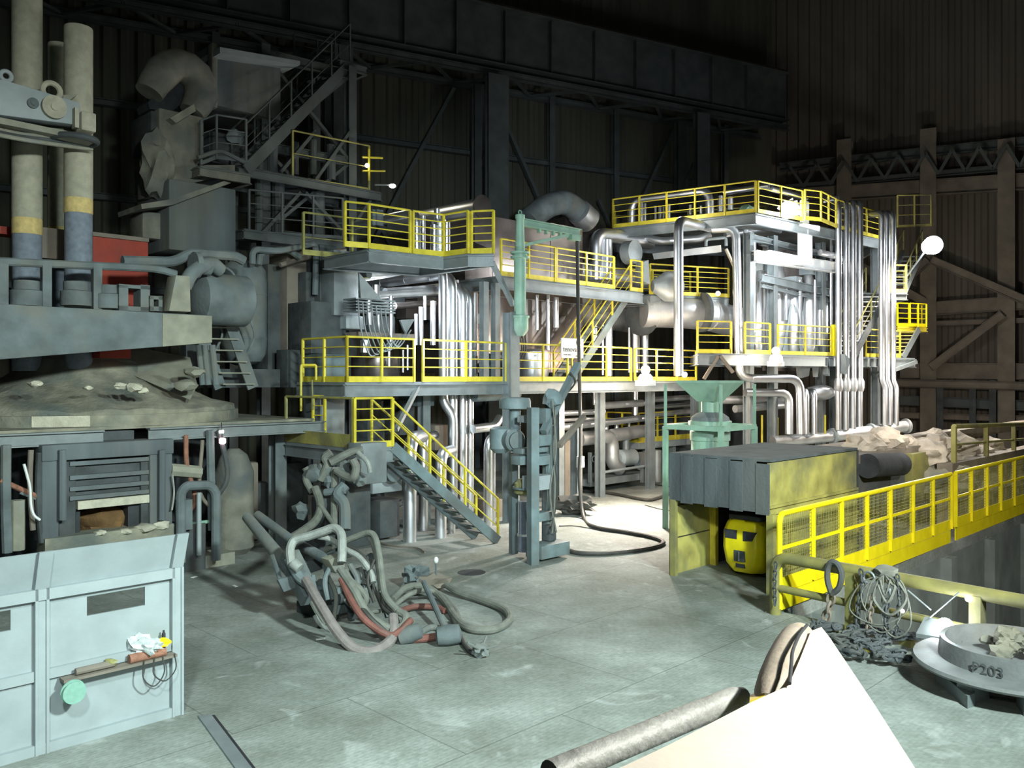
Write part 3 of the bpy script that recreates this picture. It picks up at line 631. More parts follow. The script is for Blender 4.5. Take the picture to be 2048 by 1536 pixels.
one('crusted_lump', MB().ball(UP(315,330,tc-.7), .55, 3, (.8,.8,1.6), .5, 2, 4), M['towb'], 'crusted lump hanging at the left side of the tower', 'lump')
one('canopy_strip', MB().prism([UP(440,94,tc-.6),UP(475,100,tc-.6),UP(600,122,tc-.6),UP(600,130,tc-.6),UP(440,106,tc-.6)], V*1.2), M['pale'], 'pale strip roof along the top of the large high box', 'roof strip')
railing('dusty grey handrail around the tower landing', [UP(402,330,tc-1.0),UP(433,318,tc-1.2),UP(492,325,tc-1.2)], 'tow', 1.25, 2, 1.0, .1)
deck('dusty tower landing below the grey handrail', [UP(400,335,tc-1.2),UP(500,345,tc-1.3),UP(500,345,tc-1.3)+V*2,UP(400,335,tc-1.2)+V*2], Z(336, du(433,tc-1.2)), pm='tow', bm='towb')
tp = UP(700,128,tc+.4); bt = UP(492,340,tc-1.0); 
stair('steep dark upper stairs rising to the right beside the high box', tp, bt, .9, 22, V, 'hall', 'dark', rails='hall', rh=1.35, mids=1, sw=.34)
deck('small dark landing at the head of the upper stairs', [UP(680,126,tc+.3),UP(732,130,tc+.3),UP(732,130,tc+.3)+V*2,UP(680,126,tc+.3)+V*2], Z(124, du(700,tc+.4)), pm='dark', bm='hall')
railing('dark handrail on the landing at the head of the upper stairs', [UP(640,108,tc+.3)+V*1.6,UP(732,128,tc+.3)+V*1.6], 'hall', 1.1, 2, 1.0, .1)
# lattice tower legs
lt = thing('lattice_tower', 'lattice steel tower carrying the upper stairs', 'tower', UP(700, 700, tc+.3))
p0 = UP(700, 135, tc+.3); p1 = UP(590,160,tc+3.5)
legs = []
for q in (p0, p0-U*3.0+V*.3, p0+V*2.2, p0-U*3.0+V*2.4):
    MB().ibeam(Vector((q.x,q.y,.0)), Vector((q.x,q.y,p0.z)), .34, .3, .03, up=N).build('leg', M['hall'], lt); legs.append(q)
b0, b1 = legs[0], legs[1]
for z0, z1 in ((14.2,11.3),(11.3,8.6)):
    for s_ in (0, 1):
        a_ = Vector(((b0 if s_ else b1).x,(b0 if s_ else b1).y,z0)); c_ = Vector(((b1 if s_ else b0).x,(b1 if s_ else b0).y,z1)); MB().bar(a_, c_, .14, .1).build('brace', M['hall'], lt)
for z0 in (14.2, 11.3, 8.6): MB().ibeam(Vector((b0.x,b0.y,z0)), Vector((b1.x,b1.y,z0)), .3, .2, .02).build('tie_beam', M['hall'], lt)
# tower platforms
deck('long dark tower platform behind the upper walkway', [UP(478,352,tc-.6),UP(762,380,tc-.6),UP(762,380,tc-.6)+V*2,UP(478,352,tc-.6)+V*2], Z(357, du(620,tc-.6)), pm='dark', bm='hall')
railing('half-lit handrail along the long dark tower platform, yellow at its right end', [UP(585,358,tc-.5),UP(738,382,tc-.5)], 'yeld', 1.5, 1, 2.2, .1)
deck('lower dark tower platform above the dark panels', [UP(488,468,tc-1),UP(690,478,tc-1),UP(690,478,tc-1)+V*2,UP(488,468,tc-1)+V*2], Z(470, du(590,tc-1)), pm='dark', bm='hall')
railing('grey handrail on the lower dark tower platform', [UP(498,468,tc-.9),UP(685,478,tc-.9)], 'hall', 1.3, 2, 1.1, .1)
for i,(x,y0,y1,r0,m) in enumerate(((518,290,470,.13,'hall'),(545,290,345,.16,'tow'),(556,360,470,.2,'hall'),(590,285,350,.12,'dark'),(626,280,350,.12,'hall'),(662,290,360,.15,'tow'),(637,385,500,.2,'hall'))):
    one('riser_pipe', MB().tube([UP(x,y0,tc+.4),UP(x,y1,tc+.4)], r0, 10), M[m], ['slim grey','short dusty','wide grey','short dark','short grey','short dusty thick','tall grey'][i]+' riser pipe inside the lattice tower, number %d from the left' % (i+1), 'pipe', 'tower risers')
b = MB()
for (x0,y0,x1,y1) in ((560,345,630,262),(630,360,700,262),(520,470,600,385),(690,470,610,385),(700,460,740,400)): b = MB().bar(UP(x0,y0,tc),UP(x1,y1,tc),.14,.1); one('tower_brace', b, M['hall'], 'diagonal brace bar of the tower from x %s'%{560:'behind the stair foot',630:'beside the right leg',520:'at the lower left bay',690:'at the lower right bay',700:'over the upper walkway'}[x0].replace('x ',''), 'brace')
one('conveyor_pipe', MB().tube(fillet([UP(395,315,tc-1.3),UP(440,300,tc-1.3),UP(490,325,tc-1.3)],.2), .06, 8), M['tow'], 'thin pipe through the tower handrail', 'pipe')
one('valve_cluster', MB().ball(UP(470,275,tc+.2), .24, 2, (1.2,1,.9), .4, 3, 2), M['pale'], 'pale valve cluster behind the tower handrail', 'valve')
# tower lamp stand
ls = thing('tower_lamp_stand', 'yellow lamp stand at the right end of the dark tower platform', 'lamp stand', UP(738, 362, tc-.6))
MB().tube([UP(738,362,tc-.6),UP(738,298,tc-.6)],.04,8).build('post', M['yel'], ls); MB().tube([UP(725,314,tc-.6),UP(765,316,tc-.6)],.035,8).build('crossbar', M['yel'], ls); MB().tube([UP(725,342,tc-.6),UP(770,342,tc-.6)],.03,8).build('crossbar', M['yel'], ls)
for x,y in ((734,331),): MB().ball(UP(x,y,tc-.7), .07, 2).build('bulb', EM['spark'], ls)
l2 = thing('tower_bulb', 'small bright lamp at the tip of the dark tower platform', 'lamp', UP(785, 372, tc-.6)); MB().ball(UP(785,372,tc-.6), .09, 2, (1.3,1,.8)).build('bulb', EM['spark'], l2); MB().tube([UP(750,370,tc-.6),UP(784,370,tc-.5)],.03,6).build('arm', M['grey'], l2)

# ---- clutter below the furnace deck ----
cl = [
 ([(12,890),(12,1000),(15,1105)],.09,'dust','thick dusty pipe at the far left below the furnace deck'),
 ([(35,1000),(35,1100)],.13,'dustb','beige post at the far left below the furnace deck'),
 ([(62,900),(60,970),(66,1060)],.05,'brown','brown hose hanging left of the furnace door'),
 ([(80,905),(78,1000),(86,1085)],.07,'dark','dark upright pipe left of the furnace door'),
 ([(0,960),(90,1000)],.05,'rust','rusty slanting rod left of the furnace door'),
 ([(40,985),(95,1010),(90,1040)],.03,'dust','thin bent rod left of the furnace door'),
 ([(372,870),(374,930),(390,1000),(365,1040)],.05,'rust','rusty hose right of the furnace door'),
 ([(420,860),(424,1060)],.09,'dust','upright dusty pipe right of the furnace door, thicker one'),
 ([(405,880),(400,980),(425,1020)],.04,'brown','brown hose right of the furnace door'),
 ([(438,860),(455,950),(430,1000)],.06,'dark','dark slanting hose behind the pink lamp'),
 ([(340,940),(400,945)],.14,'dustb','short beige horizontal pipe right of the furnace door'),
 ([(330,1055),(440,1040)],.04,'green','thin green-grey rail right of the furnace sill')]
for pts,r0,m,lab in cl: one('furnace_hose' if r0<.065 else 'furnace_pipe', MB().tube(spline([UP(x,y,CF-.1) for x,y in pts]), r0, 8), M[m], lab, 'pipe')
one('white_cable', MB().tube(spline([UP(x,y,CF-.5) for x,y in ((48,928),(54,950),(60,975),(62,1010),(68,1030),(80,1040))]), .025, 6), M['white'], 'bright white cable hanging left of the furnace door', 'cable')
one('white_strip', MB().tube(spline([UP(x,y,CF-.4) for x,y in ((345,950),(348,985),(344,1020))]), .02, 6), M['hosew'], 'short white cable right of the furnace door', 'cable')
# hand gate and cabinet to the right of the furnace
gt = thing('pipe_gate', 'dusty bent-pipe gate frame right of the furnace door', 'gate', UP(390, 1120, CF-.5))
MB().tube(fillet([UP(362,1125,CF-.5),UP(362,985,CF-.5),UP(372,972,CF-.5),UP(420,970,CF-.5),UP(432,985,CF-.5),UP(432,1120,CF-.5)],.2), .10, 10).build('frame', M['dust'], gt)
MB().tube([UP(398,985,CF-.5),UP(398,1110,CF-.5)], .05, 8).build('bar', M['pale'], gt); MB().ubox(358,385,1000,1060,CF-.45,.2).build('plate', M['dust'], gt)
one('control_cabinet', MB().ubox(345,412,1050,1150,CF-.2,.7), M['dark'], 'dark cabinet standing behind the grey screen edge', 'cabinet', bev=.02)
one('concrete_step', MB().ubox(385,470,1110,1145,CF-.1,.6), M['dustb'], 'low dusty step on the floor right of the dark cabinet', 'step')
one('deck_column', MB().ibeam(UZ(555,0,26.6), UZ(555,2.85,26.6), .35, .3, .03, up=N), M['dust'], 'steel column under the right end of the furnace deck', 'column')
one('gas_drum', MB().lathe([(.3,0),(.45,.15),(.45,.5),(.45,1.9),(.3,2.3),(.12,2.45)], UZ(468,0.0,26.4), 20), M['towb'], 'dusty rounded tank standing under the furnace deck', 'tank')
for i,(x,y,w_,m) in enumerate(((500,960,.35,'brown'),(520,1000,.5,'dark'),(590,960,.6,'dark'),(575,1010,.5,'dark'),(600,900,.5,'dark'))):
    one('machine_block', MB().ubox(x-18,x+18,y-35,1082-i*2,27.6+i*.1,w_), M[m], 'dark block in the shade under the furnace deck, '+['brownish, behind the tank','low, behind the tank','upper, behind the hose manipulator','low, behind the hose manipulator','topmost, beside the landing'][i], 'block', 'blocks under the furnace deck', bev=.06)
rl = thing('pink_lamp', 'small pink glowing lamp under the furnace deck', 'lamp', UP(445,895,CF-.2)); MB().lathe([(.035,0),(.07,.02),(.07,.11),(.04,.13)], UP(445,888,CF-.2), 12).build('bulb', EM['pink'], rl); MB().lathe([(.05,0),(.05,.06)], UP(443,866,CF-.2), 10).build('cap', EM['spark'], rl); MB().tube([UP(443,845,CF-.2),UP(445,882,CF-.2)],.012,6).build('cord', M['black'], rl)
one('coiled_cable', MB().ring(F(470,1088,.05), .22, .03, ZZ, 22, 6).ring(F(474,1086,.1), .2, .03, ZZ, 22, 6), M['hosew'], 'pale cable coil on the floor left of the lance', 'cable coil')
# ================= middle plant =================
Z2 = 4.0; Z3 = 7.3; c2 = 24.5
# level-two walkway
e0 = UZ(690, Z2, c2); e1 = UZ(1395, Z2, c2)
deck('long level-two walkway with yellow kick plates in the middle of the plant', [e0, e1, e1+V*2.2, e0+V*2.2], Z2, beam=.3)
def urail(label, x0, x1, z, c, **k): return railing(label, [UZ(x0, z, c), UZ(x1, z, c)], **k)
urail('yellow level-two railing at the left end, above the landing', 694, 828, Z2, c2, sp=1.1)
urail('yellow level-two railing in front of the four thick silver pipes', 846, 1010, Z2, c2)
urail('yellow level-two railing between the grey column and the white sign', 1034, 1135, Z2, c2)
urail('yellow level-two railing between the white sign and the glaring lamp', 1160, 1262, Z2, c2)
urail('yellow level-two railing at the right end, behind the tall silver pipe', 1270, 1392, Z2, c2)
railing('short yellow return railing at the left end of level two', [UZ(694,Z2,c2), UZ(694,Z2,c2)+V*2], sp=.9)
# level-three walkway left
L3 = [W(690,20.7,Z3), W(738,21.0,Z3), W(820,21.8,Z3), W(887,22.4,Z3), W(936,21.85,Z3), W(987,21.8,Z3)]
deck('upper left walkway with a corner, above the silver pipe bends', [L3[1], L3[2], L3[3], L3[4], L3[5], L3[5]+V*3.0, L3[1]+V*2.0], Z3, beam=.28)
railing('yellow upper-left railing from the lamp boxes to the first double post', [L3[0], L3[1], L3[2]], mids=4, sp=1.0)
railing('yellow upper-left railing in front of the bright pipe stubs', [L3[2]+U*.1, L3[3], L3[4]], mids=4, sp=1.0)
railing('yellow upper-left railing at the right corner before the cladding box', [L3[4]+U*.12, L3[5]], mids=4, sp=1.0)
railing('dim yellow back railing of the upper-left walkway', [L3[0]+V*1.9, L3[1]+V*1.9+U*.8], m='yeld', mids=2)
for a, b in (((1000,640),(985,530)),):
    one('column_strut', MB().bar(UP(1026,610,c2-.1), UP(984,525,c2-.4), .12), M['galv'], 'slanting grey strut under the right corner of the upper-left walkway', 'strut')
for i,x in enumerate((968,991)):
    one('walkway_post', MB().ibeam(UZ(x,Z2,25.6), UZ(x,Z3-.4,25.6), .2, .2, .02, up=N), M['galv'], ['left','right'][i]+' slim galvanised post under the corner of the upper-left walkway', 'post')
for i,x in enumerate((748,757)):
    one('junction_box', MB().box(W(x,22.6,Z(436,22.6)), (.2,.15,.42), RU), M['galv'], ['left','right'][i]+' grey junction box on the upper-left railing', 'box')
# level-three walkway, centre and right
Z3b = 7.16; c3 = 25.7
a0_, a1_ = UZ(1000,Z3b,c3), UZ(1285,Z3b,c3); b0_, b1_ = W(1300,31,Z3b), W(1457,32.3,Z3b)
deck('upper centre walkway right of the green jib crane', [a0_, a1_, a1_+V*1.8, a0_+V*1.8], Z3b, beam=.35)
deck('upper right walkway in front of the large ducts', [b0_, b1_, b1_+V*1.8, b0_+V*1.8], Z3b, beam=.35)
urail('yellow upper-centre railing just right of the green jib post', 1002, 1110, Z3b, c3, mids=4, sp=1.6)
urail('yellow upper-centre railing right of the hanging black hose', 1113, 1228, Z3b, c3, mids=4, sp=1.6)
urail('short yellow upper-centre railing at the head of the middle stair', 1262, 1284, Z3b, c3, mids=4)
railing('yellow upper-right railing in front of the large ducts', [b0_, W(1395,31.8,Z3b), b1_], mids=4, sp=1.4)
railing('yellow far railing behind the upper-right walkway', [b0_+V*1.7, b1_+V*1.7], mids=3, sp=1.6)
# grey column with the green jib crane
gc = UZ(1022, 0, c2-.25)
one('jib_column', MB().ibeam(gc, Vector((gc.x,gc.y,Z(625,gc.y))), .36, .34, .03, up=V), M['galv'], 'grey steel column carrying the green jib crane', 'column')
gp = UZ(1040, 0, c2-.5); gd = gp.y
jb = thing('jib_crane', 'pale green slewing jib crane with a short arm', 'crane', Vector((gp.x,gp.y,Z(672,gd))))
zz = lambda y: Z(y, gd)
MB().lathe([(.12,zz(672)),(.24,zz(660)),(.24,zz(636)),(.17,zz(632)),(.17,zz(518)),(.2,zz(516)),(.2,zz(505)),(.14,zz(502)),(.115,zz(440)),(.14,zz(436)),(.14,zz(430)),(.05,zz(428))], gp, 20).build('post', M['green'], jb)
for y in (634, 515, 506): MB().lathe([(.24,zz(y)-.03),(.27,zz(y)-.03),(.27,zz(y)+.03),(.24,zz(y)+.03)], gp, 20).build('flange', M['green'], jb)
MB().ring(Vector((gp.x,gp.y,zz(425))), .06, .02, N, 12, 6).build('lifting_eye', M['green'], jb)
jz = zz(444); ja = Vector((gp.x,gp.y,jz)); je = ja+U*2.6
MB().ibeam(ja, je, .22, .18, .03).build('arm', M['green'], jb)
MB().bar(Vector((gp.x,gp.y,zz(492))), ja+U*2.1-ZZ*.12, .09).build('brace', M['green'], jb)
jarm = [o for o in jb.children if o.name.startswith('arm')][0]
for k in range(5): MB().box(ja+U*(.8+k*.3)-ZZ*.16, (.08,.1,.1), RU).build('trolley_hook', M['green'], jarm)
MB().box(je-U*.25-ZZ*.18, (.4,.2,.16), RU).build('trolley', M['green'], jb)
MB().bar(Vector((gc.x,gc.y,zz(660))), Vector((gp.x,gp.y,zz(655))), .2).build('bracket', M['green'], jb)
# hanging black hose
hp = je-U*.1-ZZ*.15
hpts = [hp, hp-ZZ*2.5+U*.05, P(1161,870,25.6), P(1159,960,25.3)]+[F(x,y,.05) for x,y in ((1167,1034),(1190,1054),(1250,1064),(1303,1074),(1327,1085),(1300,1096),(1223,1106),(1157,1106),(1128,1096))]
one('black_hose', MB().tube(spline(hpts, 6), .055, 8), M['hosek'], 'long black hose hanging from the jib arm and looping on the floor', 'hose')
one('black_hose', MB().tube(spline([F(x,y,.05) for x,y in ((1168,982),(1223,987),(1285,999),(1310,998),(1345,985))], 6), .06, 8), M['hosek'], 'black hose lying across the bright floor toward the yellow shelter', 'hose')
for i, q in enumerate((((1118,1052),(1150,1052),(1200,1060)), ((1290,1010),(1320,1018),(1345,1022)), ((1300,968),(1330,972),(1350,975)))):
    one('thin_cable', MB().tube(spline([F(x,y,.02) for x,y in q]), .015, 6), M['hosek'], ['thin cable on the floor right of the teal machine','thin cable on the bright floor beside the shelter','thin cable on the bright floor below the yellow platform'][i], 'cable')
# sign
sg = thing('company_sign', 'white sign with grey lettering and a dark emblem on the level-two railing', 'sign', UZ(1145, Z(716,26.2), c2-.2))
cs_ = c2-.2; sb_ = MB().ubox(1123,1167,677,716,cs_,.03).build('board', M['white'], sg)
sd = du(1123, cs_); p_ = W(1125.5, du(1125.5,cs_), Z(703,sd))+N*.012
mesh_text('tenova', .235, 'lettering', mat('grey_print',(.12,.13,.14),.6,0,.1,3,0), sb_, p_, U, ZZ)
mesh_text('metals makers', .065, 'small_lettering', M['black'], sb_, p_-ZZ*.11+U*.02, U, ZZ)
mesh_text('pomini', .06, 'corner_lettering', M['black'], sb_, UP(1151,713,cs_)+N*.012, U, ZZ)
MB().lathe([(.001,0),(.1,0),(.1,.01),(.001,.01)], UP(1157,686,cs_)+N*.002, 20, N).build('emblem', M['black'], sb_)
# brown reflective cladding box
cb = thing('cladding_box', 'large brownish reflective clad box behind the green jib crane', 'enclosure', UZ(1060,Z2,28.2))
for i,(x0,x1) in enumerate(((930,985),(986,1042),(1043,1100),(1101,1165))):
    MB().ubox(x0,x1,431+ (i*7),745,28.2,3.0).build('clad_panel', M['clad'], cb)
one('vent_hood', MB().prism([UP(947,430,27.6),UP(985,440,27.6),UP(985,500,27.6),UP(950,485,27.6)], V*.4), M['clad'], 'brown folded hood plate beside the disc-ended duct', 'hood')
# disc-ended duct
dc = W(963, 24.8, Z(414, 24.8)); dt = thing('disc_duct', 'silver horizontal duct with a round end disc on the upper-left walkway', 'duct', dc-ZZ*.35)
MB().tube([dc, dc+V*4.2], .27, 24).build('duct', M['silver'], dt); MB().lathe([(.001,0),(.35,0),(.35,.05),(.001,.05)], dc, 32, N).build('end_disc', M['clad'], dt)
# pipe stubs on the upper-left walkway
for i,(x,y0,y1,r0,dd_) in enumerate(((833,424,503,.12,23.2),(846,432,503,.07,23.6),(874,418,440,.09,23.6),(878,440,505,.2,23.2),(868,450,505,.1,22.9),(893,445,505,.1,23.0))):
    pipe(['leftmost bright','slim bright','short high','thick','slim, left of the thick one,','slim, right of the thick one,'][i]+' silver stub pipe on the upper-left walkway', [W(x,dd_,Z3), P(x,y0,dd_)] if i!=0 else [W(x,dd_,Z3), P(x,y0,dd_), P(x,y0,dd_)+V*3], r0, name='stub_pipe', bands=0, group='stub pipes on the upper-left walkway')
# four thick vertical pipes bending in from behind
for i,(x,yt,r0,o) in enumerate(((886.5,528,.135,0),(905,548,.14,.1),(925.5,570,.135,.2),(941,578,.10,.3))):
    q = UP(x, yt, 25.9+o*.2); g0 = Vector((q.x,q.y,0)); nm = ['first','second','third','fourth'][i]
    if i == 0:
        k0 = UP(887,806,25.9); k1 = UP(906,830,25.7); pts = [q+V*5, q, k0, k1, Vector((k1.x,k1.y,0))]
    else: pts = [q+V*5, q, g0]
    pipe(nm+' from the left of the four thick vertical silver pipes through level two', pts, r0, group='four thick silver pipes', bend=.5)
for i,(x,y0,y1) in enumerate(((914,560,800),(934,580,805),(951,585,780))):
    pipe(['left','middle','right'][i]+' slim pipe tucked behind the four thick silver pipes', [UP(x,y0,26.6), UP(x,y1,26.6)], .06, 'dull', bands=0, n=8, group='slim pipes behind the four thick ones')
# horizontals and small stuff behind level two left
for i,(x0,x1,y0,y1,r0,m) in enumerate(((738,880,548,530,.13,'dull'),(742,900,590,583,.1,'dull'),(770,880,585,578,.13,'silver'),(722,800,560,548,.05,'silver'),(790,870,612,606,.1,'clad'))):
    pipe(['top dull','second dull','bright silver','slim upper','low brownish'][i]+' horizontal pipe left of the four thick silver pipes', [UP(x0,y0,27.2+i*.15), UP(x1,y1,27.2+i*.15)], r0, m, bands=0, group='horizontal pipes left of the four thick ones')
for i,(x,y0,y1,r0) in enumerate(((782,592,690,.06),(832,628,690,.055),(842,614,690,.075),(866,602,690,.08),(752,570,600,.1),(757,590,660,.04),(738,600,650,.07),(730,680,705,.13),(850,580,640,.05),(778,690,735,.04),(806,700,745,.03),(815,690,740,.035))):
    pipe('upright silver pipe left of the thick four, '+['tall one near their middle','slim one nearest left of a pair','middle one of three','tall one beside the first thick pipe','stubby upper-left one','thin upper-left one','short one by the pale box','short thick one behind the railing','thin high one','low thin one, left','low thin one, middle','low thin one, right'][i], [UP(x,y1,26.8+(i%3)*.3), UP(x,y0,26.8+(i%3)*.3)], r0, bands=0, n=10, group='small upright pipes left of the four thick ones')
for i,(pts,lab) in enumerate((([(800,640),(830,638),(812,668)],'left'),([(718,545),(765,600),(722,596)],'upper'))):
    one('gusset_plate', MB().prism([UP(x,y,26.4) for x,y in pts], V*.06), M['galv'], 'triangular pale gusset plate behind level two, '+lab+' one', 'plate')
for i in range(7):
    x = 716+i*9; one('signal_hose', MB().tube(spline([UP(x,600+i*3,26.2), UP(x+6,660,26.1), UP(x+26,712-i*3,26.0), UP(x+52,690-i*5,26.2)]), .022, 6), M['galv'], 'thin drooping metal hose behind the left level-two railing', 'hose', 'drooping metal hoses behind level two')
b = MB()
for i in range(5): b.obox(UP(712,598+i*6,26.6), U*1.3, V*.6, ZZ*.04)
one('plate_stack', b, M['galv'], 'finned grey plates behind the pale box left of level two', 'plates')
one('brown_bundle', MB().ubox(716,830,666,676,26.9,.6), M['brown'], 'long dark brown beam behind the left level-two railing', 'beam')
one('round_vessel', MB().lathe([(.1,0),(.55,.25),(.7,.7),(.7,1.3)], UZ(752,Z2-.6,28.0), 24), M['clad'], 'brownish round vessel bottom behind the left level-two railing', 'vessel')
for i,(x,y) in enumerate(((760,585),(835,600),(740,640),(812,610))):
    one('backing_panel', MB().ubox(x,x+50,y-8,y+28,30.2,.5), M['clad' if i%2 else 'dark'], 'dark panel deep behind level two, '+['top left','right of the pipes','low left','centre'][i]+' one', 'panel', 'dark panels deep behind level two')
one('yellow_girder', MB().ubox(716,756,520,527,27.5,.4), M['yel'], 'short yellow beam under the upper-left walkway', 'beam')
# landing and stair to the floor
ld = [W(-0,1,1)]*0
LA, LB = W(785,19.25,2.55), W(709,18.7,2.55); LD = W(785,19.25,2.55)+V*2.7; LC = LB+V*2.9
deck('small landing with yellow kick plates below the left end of level two', [LB, LA, LD, LC], 2.55, beam=.28)
railing('yellow railing along the front of the small landing', [LB+ZZ*0, LA], mids=3, sp=.8)
railing('yellow railing along the left side of the small landing', [LC, LB+V*.05], m='yeld', mids=0, toe=.3, sp=3)
railing('yellow back railing of the small landing', [LC+U*.75, LD-U*.05], mids=3, sp=.9)
stair('grey stair with yellow handrails running from the landing down to the floor', W(785,19.25,2.55)+ZZ*0, F(996,1082,.05), .8, 13, V, 'teal', 'dust', rails='yel', rh=1.05, mids=2, sw=.24)
for i,(a,b_) in enumerate((((640,890),(640,905)),((652,893),(652,907)))):
    one('landing_lug', MB().ubox(a[0]-3,a[0]+3,a[1]-12,b_[1],26.6,.15), M['pale'], ['left','right'][i]+' white lug under the left end of the small landing', 'lug')
one('landing_brace', MB().bar(W(776,19.4,2.3), W(741,19.4,Z(930,19.4)), .08), M['galv'], 'grey slanting brace under the small landing', 'brace')
one('landing_post', MB().ibeam(LB+V*.6-ZZ*2.5, LB+V*.6-ZZ*.35, .2, .2, .02), M['dust'], 'steel post under the front of the small landing', 'post')
one('landing_ladder', MB().bar(UP(838,770,24.6), UP(792,860,23.6), .1), M['galv'], 'grey slanting strut between level two and the landing', 'strut')
for i,(x,yb,yt,r0) in enumerate(((819.5,1083,878,.175),(881.5,1075,908,.15),(847,1060,876,.13),(833,1050,990,.08),(843,1050,985,.07),(903,1066,1020,.1))):
    g0 = F(x,yb); d_ = g0.y
    pts = [g0, P(x,yt,d_)]+([P(x,yt,d_)+U*.9+V*.6] if i < 3 else [])
    pipe('silver pipe behind the floor stair, '+['thickest one at the left','second thick one','one seen between stair railings','slim one right of the thickest','slimmer one further right','short one right of the second thick pipe'][i], pts, r0, 'silver' if i<3 else 'dull', bands=0, group='pipes behind the floor stair')
g0 = F(976,1052); pipe('silver pipe with a bend left of the teal machine', [g0, P(976,878,g0.y), P(1003,868,g0.y+.8)], .12, bands=0)
pipe('brownish twin of the bent pipe left of the teal machine', [F(986,1050), P(986,890,F(986,1050).y)], .07, 'dull', bands=0)
pipe('short horizontal silver pipe left of the teal machine head', [UP(946,858,25.5), UP(990,853,25.5), UP(1000,835,25.6)], .13, bands=0)
pipe('grey-green horizontal pipe under level two left of the teal machine', [UP(948,792,25.6), UP(1035,788,25.6)], .17, 'teal', bands=0)
one('blue_cabinet', MB().ubox(835,868,788,812,26.4,.8), M['teal'], 'teal box under level two behind the stair', 'box')
for i,(x0,x1,y0,y1,c,m) in enumerate(((640,690,795,878,26.3,'galv'),(735,770,840,1060,26.5,'dark'),(750,800,905,960,24.2,'dust'),(745,805,962,985,23.9,'pale'),(760,800,1000,1075,24.6,'dark'),(985,1010,1000,1050,25.4,'brown'),(800,830,800,870,27,'dark'),(870,900,850,900,27,'brown'))):
    one('equipment_box', MB().ubox(x0,x1,y0,y1,c,.8), M[m], ['pale box row left of the landing','dark box behind the landing railing','dusty big casing below the landing','pale beam end below the landing','dark block on the floor behind the thickest stair pipe','brown panel behind the stair foot','dark box behind the stair top','brown box behind the stair railings'][i], 'box', bev=.03)
one('slanted_beam', MB().ibeam(P(758,1030,21.5), P(803,1005,22.0), .16, .16, .02), M['galv'], 'slanting pale beam below the landing', 'beam')

# teal machine with two columns (electrode jointing stand)
tm = thing('jointing_machine', 'tall teal-grey two-column machine in the middle of the floor', 'machine', W(1062,19.0,0))
def TP(x, y, d): return P(x, y, d)
TD = 19.1; NT = Vector((.5,-.87,0))
for x, d, yt, w_ in ((1027,19.9,905,.16),(1066,18.7,815,.2),(1095,19.7,850,.17)):
    b_ = W(x,d,0); MB().bar(b_, Vector((b_.x,b_.y,Z(yt,d))), w_, w_, up=NT).build('column', M['teal'], tm)
hd = TP(1030,808,19.7); MB().lathe([(.3,-.12),(.37,-.1),(.37,.06),(.34,.14),(.1,.16)], hd, 28).build('top_cover', M['teal'], tm)
MB().lathe([(.13,-.75),(.13,0)], hd, 18).build('neck', M['teal'], tm)
mc = TP(1022,880,19.5); MB().lathe([(.2,-.3),(.26,-.28),(.26,.2),(.22,.24),(.2,.24),(.2,.3),(.05,.31)], mc, 28, NT).build('gear_housing', M['teal'], tm)
MB().lathe([(.15,-.3),(.24,-.2),(.24,.25),(.15,.3)], mc-Vector((.25,-.1,.0)), 20).build('side_housing', M['teal'], tm)
for x,y,w_,h_,d in ((1050,838,.22,.16,19.2),(1062,900,.9,.12,19.3),(1062,918,1.0,.2,19.2),(1082,880,.4,.25,19.3),(1090,832,.25,.35,19.5)):
    MB().box(TP(x,y,d), (w_,.3,h_), RU).build('clamp_block', M['teal'] if w_>.22 else M['pale'], tm, bev=.02)
MB().lathe([(.42,-.1),(.46,-.1),(.46,.1),(.42,.1)], TP(1060,918,19.4), 28).build('clamp_ring', M['teal'], tm)
MB().lathe([(.35,-.02),(.4,-.02),(.4,.02),(.35,.02)], TP(1060,975,19.4), 28).build('lower_ring', M['teal'], tm)
MB().lathe([(.12,-.25),(.2,-.2),(.2,.02),(.1,.12)], TP(1046,968,19.4), 20).build('yellow_chuck', M['yeld'], tm)
MB().ubox(1067,1104,952,980,19.1*(1-.0358)-.05,.35).build('mesh_guard', M['pale'], tm)
MB().lathe([(.13,0),(.14,.05),(.14,.35),(.115,.36),(.115,1.15)], W(1047,19.5,.12), 20).build('cylinder', M['graphite'], tm); MB().lathe([(.145,0),(.145,.05)], W(1047,19.5,.48), 20).build('bright_band', M['silver'], tm)
MB().lathe([(.1,0),(.1,1.2)], W(1092,19.8,.3), 16).build('cylinder', M['teal'], tm)
MB().box(W(1096,19.3,.22), (.95,.5,.3), RU).build('base_beam', M['teal'], tm, bev=.02); MB().box(W(1082,19.4,.95), (.6,.3,.2), RU).build('tie_block', M['teal'], tm, bev=.02)
MB().box(W(1098,19.5,.55), (.25,.25,.35), RU).build('motor', M['dark'], tm, bev=.03); MB().ball(W(1103,19.4,.62), .09, 2).build('bright_valve', M['pale'], tm)
for i in range(4): MB().tube(spline([TP(1105+i*3,800+i*10,19.3), TP(1112-i*2,900,19.2), TP(1100+i*5,985,19.2), TP(1113-i*4,1065,19.2)]), .018, 6).build('hydraulic_hose', M['hosek' if i%2 else 'hose'], tm)
MB().bar(TP(1087,864,19.2), TP(1156,728,20.6), .16, .12).build('boom', M['teal'], tm); MB().bar(TP(1118,892,19.6), TP(1168,833,20.6), .12, .1).build('lower_boom', M['brown'], tm)
MB().ball(TP(1106,797,19.7), .22, 2, (1,1,1), .5, 3, 3).build('slew_head', M['teal'], tm); MB().tube(spline([TP(1140,745,20.2),TP(1150,765,20.2),TP(1130,790,20),TP(1108,812,19.6)]), .025, 6).build('hydraulic_hose', M['hosek'], tm)

